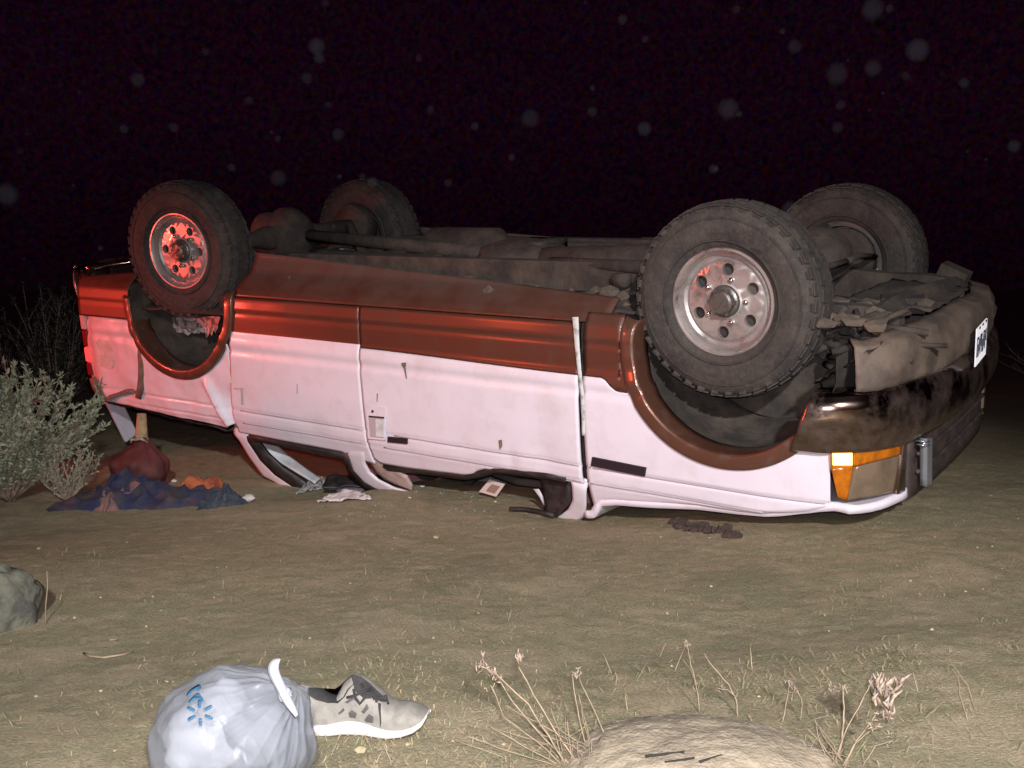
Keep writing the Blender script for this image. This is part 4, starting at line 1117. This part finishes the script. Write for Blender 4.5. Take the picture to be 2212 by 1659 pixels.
# twisted ears of the knot
def ear(px, wid, dd):
    pts = [P(p[0], p[1], bd - .10 + dd) - BC for p in px]
    bm = bmesh.new()
    n = len(px)
    vs = []
    for i, p in enumerate(pts):
        tdir = (pts[min(i+1, n-1)] - pts[max(i-1, 0)]).normalized(); s = tdir.cross(Vector((0, 1, 0))).normalized()*wid[i]
        vs.append([bm.verts.new(p - s + Vector((0, .004, 0))), bm.verts.new(p - s*.3 + Vector((0, -.006, 0))), bm.verts.new(p + s*.4 + Vector((0, .003, 0))), bm.verts.new(p + s + Vector((0, -.004, 0)))])
    for a, c in zip(vs, vs[1:]):
        for k in range(3): bm.faces.new((a[k], a[k+1], c[k+1], c[k]))
    o = obj('knot_handle', bm, M['film2'], bag); m_ = o.modifiers.new('s', 'SUBSURF'); m_.levels = m_.render_levels = 2
ear([(606, 1423), (594, 1432), (589, 1446), (595, 1462), (604, 1480), (613, 1498)], [.0005, .008, .0105, .010, .0095, .009], 0.0)
ear([(611, 1496), (621, 1514), (632, 1532), (641, 1546)], [.010, .009, .008, .004], -.004)
bm = bmesh.new(); add_blob(bm, P(616, 1500, bd - .09) - BC, (.011, .010, .012), .3, 2, 3, 2); obj('knot', bm, M['film2'], bag)
# blue print: a sunburst of six petals and the end of a word, laid on the film
M['print'] = mat('blue_print', (0.035, 0.095, 0.155), .7, spec=.05)
bm = bmesh.new()
def bagpt(px, py):
    d = ray(px, py); tt = bd - .25
    while tt < bd + .2:
        q = CAM + d*tt - BC
        if q.length < bag_r(q.normalized())*1.008: return q
        tt += .0015
    return q
def stroke(x0, y0, x1, y1, w):
    n_ = 9; l = math.hypot(x1-x0, y1-y0); ux, uy = (x1-x0)/l, (y1-y0)/l; prev = None
    for i in range(n_+1):
        s = i/n_; x, y = x0 + (x1-x0)*s, y0 + (y1-y0)*s; ww = w*(.75 + .25*math.sin(math.pi*s))
        pr = [bm.verts.new(bagpt(x - uy*ww, y + ux*ww)), bm.verts.new(bagpt(x + uy*ww, y - ux*ww))]
        if prev: bm.faces.new((prev[0], prev[1], pr[1], pr[0]))
        prev = pr
cx, cy = 432, 1540
for k in range(6):
    a = R2(33 + 60*k); stroke(cx + 12*math.cos(a), cy - 11*math.sin(a), cx + 31*math.cos(a), cy - 28*math.sin(a), 3.8)
# letters A and L of the word, tilted up the bag
for s_ in ((408, 1518, 428, 1498), (428, 1498, 438, 1516), (416, 1508, 434, 1508), (412, 1492, 432, 1480), (432, 1480, 428, 1492), (404, 1504, 414, 1490)): stroke(*s_, 3.4)
solid(obj('bag_print', bm, M['print'], bag), .0004, 0)

# running shoe
shoe = empty('shoe'); tag(shoe, 'beige and grey running shoe with white sole half behind the plastic bag', 'shoe')
sk = .000265*1.0
sd = 1.90
def SH(zx, zy, off=0.0):            # outline of the shoe -> metres in the shoe's own upright plane
    return ((zx - 1690)*sk, (712 - zy)*sk + off)
so = on(800, 1600, .002); shoe.location = (so.x + .012, so.y + .04, so.z + .002); shoe.rotation_euler = (0, R2(-2), R2(-8))
SOLE_T = [(1100, 640), (1200, 650), (1330, 640), (1420, 618), (1500, 605), (1600, 610), (1700, 635), (1800, 655), (1900, 652), (1980, 632), (2040, 602), (2068, 570)]
SOLE_B = [(1100, 720), (1200, 722), (1340, 722), (1440, 706), (1500, 703), (1600, 702), (1700, 708), (1800, 714), (1900, 700), (1980, 675), (2040, 640), (2068, 590)]
UP_T = [(1100, 380), (1180, 395), (1260, 442), (1330, 452), (1400, 430), (1450, 350), (1520, 292), (1580, 310), (1640, 355), (1710, 420), (1780, 490), (1840, 508), (1920, 508), (1980, 530), (2030, 560), (2062, 590)]
HW = [(1100, .028), (1200, .032), (1350, .033), (1550, .035), (1750, .044), (1880, .045), (1980, .041), (2040, .031), (2068, .013)]
bm = bmesh.new()
def sole_fn(u, v):
    zx = 1100 + 968*u; hw = interp(HW, zx) + .004
    t_, b_ = SH(zx, interp(SOLE_T, zx)), SH(zx, interp(SOLE_B, zx))
    seq = [(-hw*.9, b_[1]), (-hw, b_[1] + .004), (-hw - .002, (b_[1]+t_[1])/2), (-hw, t_[1] - .002), (-hw + .005, t_[1]), (hw - .005, t_[1]), (hw, t_[1] - .002), (hw, b_[1] + .004), (hw*.9, b_[1])]
    k = min(int(v*8.001), 8); y, z = seq[k]
    return Vector((t_[0], y, z))
add_grid(bm, 90, 8, sole_fn); bmesh.ops.recalc_face_normals(bm, faces=bm.faces)
solid(obj('sole', bm, mat('white_foam_sole', (0.50, 0.475, 0.43), .6), shoe), .002, 0)
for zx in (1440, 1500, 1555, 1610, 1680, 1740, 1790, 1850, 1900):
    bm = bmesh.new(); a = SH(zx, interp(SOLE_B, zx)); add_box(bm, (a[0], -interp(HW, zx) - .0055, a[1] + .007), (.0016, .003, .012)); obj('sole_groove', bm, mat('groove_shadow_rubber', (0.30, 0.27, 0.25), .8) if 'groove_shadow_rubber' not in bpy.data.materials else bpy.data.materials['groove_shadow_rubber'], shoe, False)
bm = bmesh.new()
def upper_fn(u, v):
    zx = 1100 + 965*u; hw = interp(HW, zx)
    bot = SH(zx, interp(SOLE_T, zx) + 8)[1]; top = SH(zx, interp(UP_T, zx))[1]
    a = math.pi*v
    y = -hw*math.cos(a)*(1 if abs(math.cos(a)) < .98 else .98)
    z = bot + (top - bot)*math.sin(a)**.55
    return Vector(((zx - 1690)*sk, y, z))
add_grid(bm, 70, 24, upper_fn); bmesh.ops.recalc_face_normals(bm, faces=bm.faces)
obj('upper', bm, mat('beige_mesh_fabric', (0.205, 0.195, 0.165), .85, c2=(0.155, 0.148, 0.128), scale=40, bump=.25, bscale=400), shoe)
M['shoedark'] = mat('charcoal_lining', (0.016, 0.015, 0.015), .9, c2=(0.03, 0.028, 0.026), scale=30)
M['shoegrey'] = mat('grey_mesh_patch', (0.05, 0.045, 0.04), .85, c2=(0.085, 0.075, 0.065), scale=60)
def on_shoe(zx, zy, off=.0012):
    hw = interp(HW, zx); bot = interp(SOLE_T, zx) + 8; top = interp(UP_T, zx)
    s = max(0, min(1, (bot - zy)/(bot - top))); a = math.asin(min(1, s**(1/.55)))
    return Vector(((zx - 1690)*sk, -hw*math.cos(a) - off, (712 - zy)*sk + off))
def shoe_patch(name, pts, m, off=.0016):
    bm = bmesh.new(); c = (sum(p[0] for p in pts)/len(pts), sum(p[1] for p in pts)/len(pts))
    cv = bm.verts.new(on_shoe(c[0], c[1], off)); vs = []
    n = len(pts)
    for i in range(n):
        for s in (0, .5):
            x = pts[i][0] + (pts[(i+1) % n][0] - pts[i][0])*s; y = pts[i][1] + (pts[(i+1) % n][1] - pts[i][1])*s; vs.append(bm.verts.new(on_shoe(x, y, off)))
    for i in range(len(vs)): bm.faces.new((cv, vs[i], vs[(i+1) % len(vs)]))
    return obj(name, bm, m, shoe)
shoe_patch('collar', [(1180, 398), (1262, 444), (1330, 454), (1400, 432), (1450, 352), (1520, 294), (1545, 340), (1505, 385), (1475, 435), (1425, 478), (1340, 488), (1250, 470), (1180, 430)], M['shoedark'])
shoe_patch('tongue', [(1520, 294), (1580, 312), (1640, 357), (1710, 422), (1780, 492), (1740, 470), (1690, 440), (1640, 440), (1600, 420), (1555, 385)], M['shoedark'], .003)
for pts in ([(1425, 550), (1470, 510), (1480, 525), (1440, 560)], [(1505, 545), (1530, 520), (1570, 545), (1560, 580), (1515, 580)], [(1605, 530), (1650, 470), (1665, 500), (1625, 545)], [(1625, 590), (1665, 540), (1700, 560), (1695, 605), (1640, 605)], [(1480, 470), (1530, 432), (1560, 440), (1500, 475)]):
    shoe_patch('mesh_window', pts, M['shoegrey'], .0022)
shoe_patch('toe_seam', [(1725, 470), (1745, 480), (1757, 560), (1757, 610), (1747, 640), (1745, 560)], M['shoedark'], .0022)
for pts in ([(1550, 380), (1565, 440), (1600, 478), (1630, 445), (1625, 400)], [(1600, 350), (1640, 410), (1700, 430), (1720, 470)], [(1500, 440), (1560, 425), (1610, 400), (1660, 395)], [(1660, 385), (1700, 450), (1760, 470), (1790, 500)]):
    bm = bmesh.new(); add_tube(bm, [on_shoe(p[0], p[1], .005) for p in pts], .0028, 6); obj('lace', bm, M['shoedark'], shoe)

# cloth heaps under the tail of the truck
def cloth(name, pxs, hmax, label, cat, m, seed, dep=0.30, fr=5.0):
    """crumpled heap: a folded sheet over the ground between picture columns"""
    bm = bmesh.new()
    a, c = on(*pxs[0], 0), on(*pxs[1], 0)
    def fn(u, v):
        p = a.lerp(c, u); y = p.y + (v - .25)*dep + .05*fbm(u*3, v, seed, 2); x = p.x + .03*fbm(v*3, u*2, seed+1, 2)
        e_ = max(0, math.sin(math.pi*min(1, max(0, u))))**.6*max(0, math.sin(math.pi*v))**.7
        ridg = (1 - abs(noise.noise(Vector((u*fr*1.6 + v*1.2, v*2.2 - u, seed)))))**3
        return Vector((x, y, gz(x, y) - .006 + hmax*e_*(.25 + .9*(.5 + .5*fbm(u*fr, v*2.4, seed, 2)) + .65*ridg)))
    add_grid(bm, 110, 44, fn)
    return tag(obj(name, bm, m), label, cat)
cloth('clothing', [(105, 1100), (525, 1088)], .085, 'heap of dark blue clothing on the ground by the sagebrush', 'clothing', mat('navy_cloth', (0.013, 0.017, 0.052), .9, c2=(0.038, 0.036, 0.042), scale=9, c3=(0.12, 0.048, 0.036), scale3=5, amt3=.9, bump=.4, bscale=60), 3)
cloth('cloth', [(195, 1078), (330, 1066)], .095, 'bunched navy cloth pushed against the foot of the red bag', 'cloth', mat('bunched_navy_cloth', (0.010, 0.014, 0.055), .9, c2=(0.03, 0.03, 0.045), scale=12, bump=.4), 12, .18, 2.5)
cloth('cloth', [(430, 1100), (532, 1089)], .07, 'dark teal cloth roll ending at the whitish sock', 'cloth', mat('dark_teal_cloth', (0.018, 0.032, 0.050), .9, c2=(0.045, 0.05, 0.055), scale=12, bump=.4), 15, .14, 3)
cloth('cloth', [(205, 1103), (262, 1099)], .07, 'small pinkish brown cloth at the left front of the blue clothing', 'cloth', mat('pink_brown_cloth', (0.20, 0.10, 0.08), .9, c2=(0.09, 0.06, 0.07), scale=14, bump=.4), 19, .12, 3)
cloth('cloth', [(365, 1084), (490, 1074)], .085, 'orange cloth lying on the right part of the blue clothing', 'cloth', mat('orange_cloth', (0.34, 0.085, 0.025), .9, c2=(0.20, 0.06, 0.04), scale=14, bump=.4), 5, .22, 3)
cloth('cloth', [(225, 1098), (330, 1090)], .085, 'dull reddish cloth on the front edge of the blue clothing', 'cloth', mat('dull_red_cloth', (0.16, 0.07, 0.06), .9, c2=(0.08, 0.06, 0.09), scale=14, bump=.4), 8, .16, 3)
# red bundle behind it, tied at the top
q = on(288, 1062, 0)
bm = bmesh.new()
r_ = bmesh.ops.create_icosphere(bm, subdivisions=5, radius=1)
for v in bm.verts:
    d = v.co.normalized(); phi = math.atan2(d.y, d.x)
    w_ = max(0, d.z); k = 1 + (.03 + .10*w_)*math.sin(phi*6 + 2*math.sin(phi*2)) + .04*w_*math.sin(phi*13 + d.z*4) + .20*fbm(d.x*1.3, d.y*1.3, d.z*1.3 + 5, 2) - .05*abs(noise.noise(Vector((d.x*4, d.y*4, d.z*3))))
    n_ = 1 - .52*smooth(.15, .95, d.z)
    v.co = Vector((d.x*.150*k*n_ + .02*d.z, d.y*.13*k*n_, .11 + d.z*.150*(1 + .12*fbm(d.x*2, d.y*2, 3, 2))))
rb = tag(obj('bag', bm, mat('dark_red_nylon', (0.095, 0.013, 0.011), .75, c2=(0.042, 0.008, 0.008), scale=7, bump=.5, bscale=14)), 'dark red bundled bag standing behind the blue clothing', 'bag')
rb.location = (q.x, q.y + .10, q.z)
bm = bmesh.new(); add_tube(bm, [(-.03, -.02, .235), (-.02, -.05, .26), (.03, -.04, .262), (.05, -.02, .24)], .008, 6); obj('strap', bm, M['seed'], rb)
q = on(538, 1086); bm = bmesh.new(); add_blob(bm, (q.x, q.y, q.z + .016), (.030, .024, .018), .25, 2, 3, 4)
tag(obj('sock', bm, mat('grey_white_cotton', (0.42, 0.40, 0.36), .9)), 'small whitish crumpled sock at the end of the blue clothing', 'sock')
# pale post standing behind the red bag under the raised bed
q = P(311, 948, 5.9); q.z = gz(q.x, q.y)
bm = bmesh.new(); tp = P(306, 893, 5.9)
add_tube(bm, [q, q.lerp(tp, .3) + Vector((.01, 0, 0)), q.lerp(tp, .65) - Vector((.008, 0, 0)), tp], [.026, .030, .034, .024], 9)
tag(obj('wooden_stake', bm, mat('yellow_weathered_wood', (0.36, 0.27, 0.14), .9, c2=(0.22, 0.16, 0.09), scale=18)), 'pale yellowish stake standing under the raised bed side', 'stake')

# debris by the crushed roof
def sheet(name, px, label, cat, m, hgt=.02, seed=1, dep=.10):
    bm = bmesh.new(); a, c = on(*px[0], 0), on(*px[1], 0)
    def fn(u, v):
        p = a.lerp(c, u); y = p.y + v*dep; x = p.x + .02*fbm(u*4, v*4, seed, 2)
        taper = .25 + .75*math.sin(math.pi*min(1, u*.9 + .08))
        return Vector((x, p.y + v*dep*taper, gz(x, y) + .004 + hgt*abs(fbm(u*5, v*4, seed, 3)) + hgt*1.3*math.sin(math.pi*u)*v))
    add_grid(bm, 26, 12, fn); return tag(solid(obj(name, bm, m), .001, 0), label, cat)
paper = mat('crumpled_paper', (0.52, 0.46, 0.44), .7, c2=(0.36, 0.32, 0.31), scale=14)
sheet('paper', [(688, 1088), (800, 1082)], 'crumpled pale paper on the ground below the quarter window', 'paper', paper, .022, 2, .12)
sheet('plastic_sheet', [(640, 1070), (712, 1056)], 'torn greyish plastic sheet under the rear post of the cab', 'plastic sheet', mat('cloudy_plastic', (0.34, 0.33, 0.32), .3, c2=(0.2, 0.19, 0.19), scale=12), .035, 5, .10)
q = on(692, 1076, .0)
bm = bmesh.new(); add_grid(bm, 24, 10, lambda u, v: Vector((q.x + .36*u, q.y + .05 + .16*v, gz(q.x + .36*u, q.y + .1) + .05 + .03*v - .045*u*u + .015*fbm(u*4, v*4, 4, 2))))
tag(solid(obj('floor_mat', bm, M['black']), .006, 0), 'black rubber mat hanging out of the quarter window', 'mat')
# paper tag hanging from the door sill
tg = [U(*p, -.70) for p in [(1035, 1062), (1058, 1035), (1091, 1046), (1072, 1073)]]
bm = bmesh.new(); add_poly(bm, [TM @ p for p in tg]); tgo = tag(solid(obj('card', bm, mat('cream_card', (0.50, 0.42, 0.38), .6), None, False), .003, 0), 'cream square card hanging in the open door window', 'card')
tg2 = [U(*p, -.706) for p in [(1050, 1060), (1062, 1046), (1080, 1051), (1068, 1066)]]
bm = bmesh.new(); add_poly(bm, [TM @ p for p in tg2]); solid(obj('card_picture', bm, mat('brown_card_print', (0.22, 0.15, 0.12), .6), tgo, False), .002, 0)
# bent windscreen rubber lying at the foot of the post
bm = bmesh.new(); add_tube(bm, [on(1100, 1106, .012), on(1130, 1107, .014), on(1160, 1112, .016), on(1195, 1124, .02)], .011, 6)
tag(obj('rubber_strip', bm, M['black']), 'black rubber strip on the ground left of the windscreen post', 'rubber strip')
bits = [(912, 1053, 'pale chip of glass below the door window, middle one', .010), (885, 1078, 'tiny reddish chip on the dirt below the door', .006), (376, 1042, 'small pale chip behind the blue clothing', .012), (1070, 1057 + 30, 'small grey chip left of the rubber strip', .006)]
for px, py, lb, s in bits:
    q = on(px, py); bm = bmesh.new(); add_blob(bm, (q.x, q.y, q.z), (s*1.4, s, s*.7), .5, 2, 1, px)
    tag(obj('chip', bm, mat('pale_chip', (0.45, 0.40, 0.36), .5) if 'pale_chip' not in bpy.data.materials else bpy.data.materials['pale_chip'], None, False), lb, 'chip')

bm = bmesh.new()
for i in range(60):
    q = on(rnd.uniform(640, 1260), rnd.uniform(1062, 1128), .003); k = rnd.uniform(.003, .010)
    bmesh.ops.create_cube(bm, size=1, matrix=Matrix.Translation(q) @ Matrix.Rotation(rnd.uniform(0, 6), 4, (rnd.random(), rnd.random(), 1)) @ Matrix.Diagonal((k, k*rnd.uniform(.5, 1), .004, 1)))
tag(obj('glass_fragments', bm, mat('greenish_glass_crumbs', (0.20, 0.24, 0.23), .15), None, False), 'crumbs of broken window glass on the dirt below the cab', 'glass', None, 'stuff')
# dust hanging in the air, caught by the flash
dm = bpy.data.materials.new('dust_mote'); dm.use_nodes = True; t = dm.node_tree
for n in list(t.nodes): t.nodes.remove(n)
o_ = t.nodes.new('ShaderNodeOutputMaterial'); a_ = t.nodes.new('ShaderNodeBsdfTransparent'); d_ = t.nodes.new('ShaderNodeBsdfDiffuse'); m_ = t.nodes.new('ShaderNodeMixShader')
d_.inputs['Color'].default_value = (.55, .62, .66, 1); m_.inputs['Fac'].default_value = .007
lw = t.nodes.new('ShaderNodeLayerWeight'); lw.inputs['Blend'].default_value = .5; mr = t.nodes.new('ShaderNodeMapRange'); mr.inputs['From Min'].default_value = .15; mr.inputs['From Max'].default_value = .95; mr.inputs['To Min'].default_value = .0028; mr.inputs['To Max'].default_value = .0002
t.links.new(lw.outputs['Facing'], mr.inputs['Value']); t.links.new(mr.outputs['Result'], m_.inputs['Fac'])
t.links.new(a_.outputs[0], m_.inputs[1]); t.links.new(d_.outputs[0], m_.inputs[2]); t.links.new(m_.outputs[0], o_.inputs['Surface'])
bm = bmesh.new()
motes = [(1982, 108, 27), (1808, 160, 26), (1886, 147, 20), (1956, 163, 12), (1573, 235, 25), (684, 100, 20), (268, 279, 11), (538, 217, 11), (708, 227, 9), (968, 395, 10), (930, 237, 10), (15, 420, 26), (703, 8, 10), (1690, 68, 7), (905, 126, 9), (1345, 42, 12), (1145, 255, 22), (1885, 20, 26), (1717, 100, 17), (1810, 275, 14), (730, 290, 15), (500, 362, 10), (375, 275, 12), (1105, 340, 9), (1590, 20, 10), (600, 300, 9), (1540, 365, 11)]
for i in range(40): motes.append((rnd.uniform(0, 2212), rnd.uniform(0, 560), 4 + 18*rnd.random()**2))
for px, py, r in motes:
    dp = max(1.7, 3.7 - .05*r + rnd.uniform(-.9, .3)); bmesh.ops.create_icosphere(bm, subdivisions=3, radius=r/FPX*dp, matrix=Matrix.Translation(P(px, py, dp)))
tag(obj('airborne_dust', bm, dm, None, True, False), 'faint round dust motes floating in the night air', 'dust', None, 'stuff')
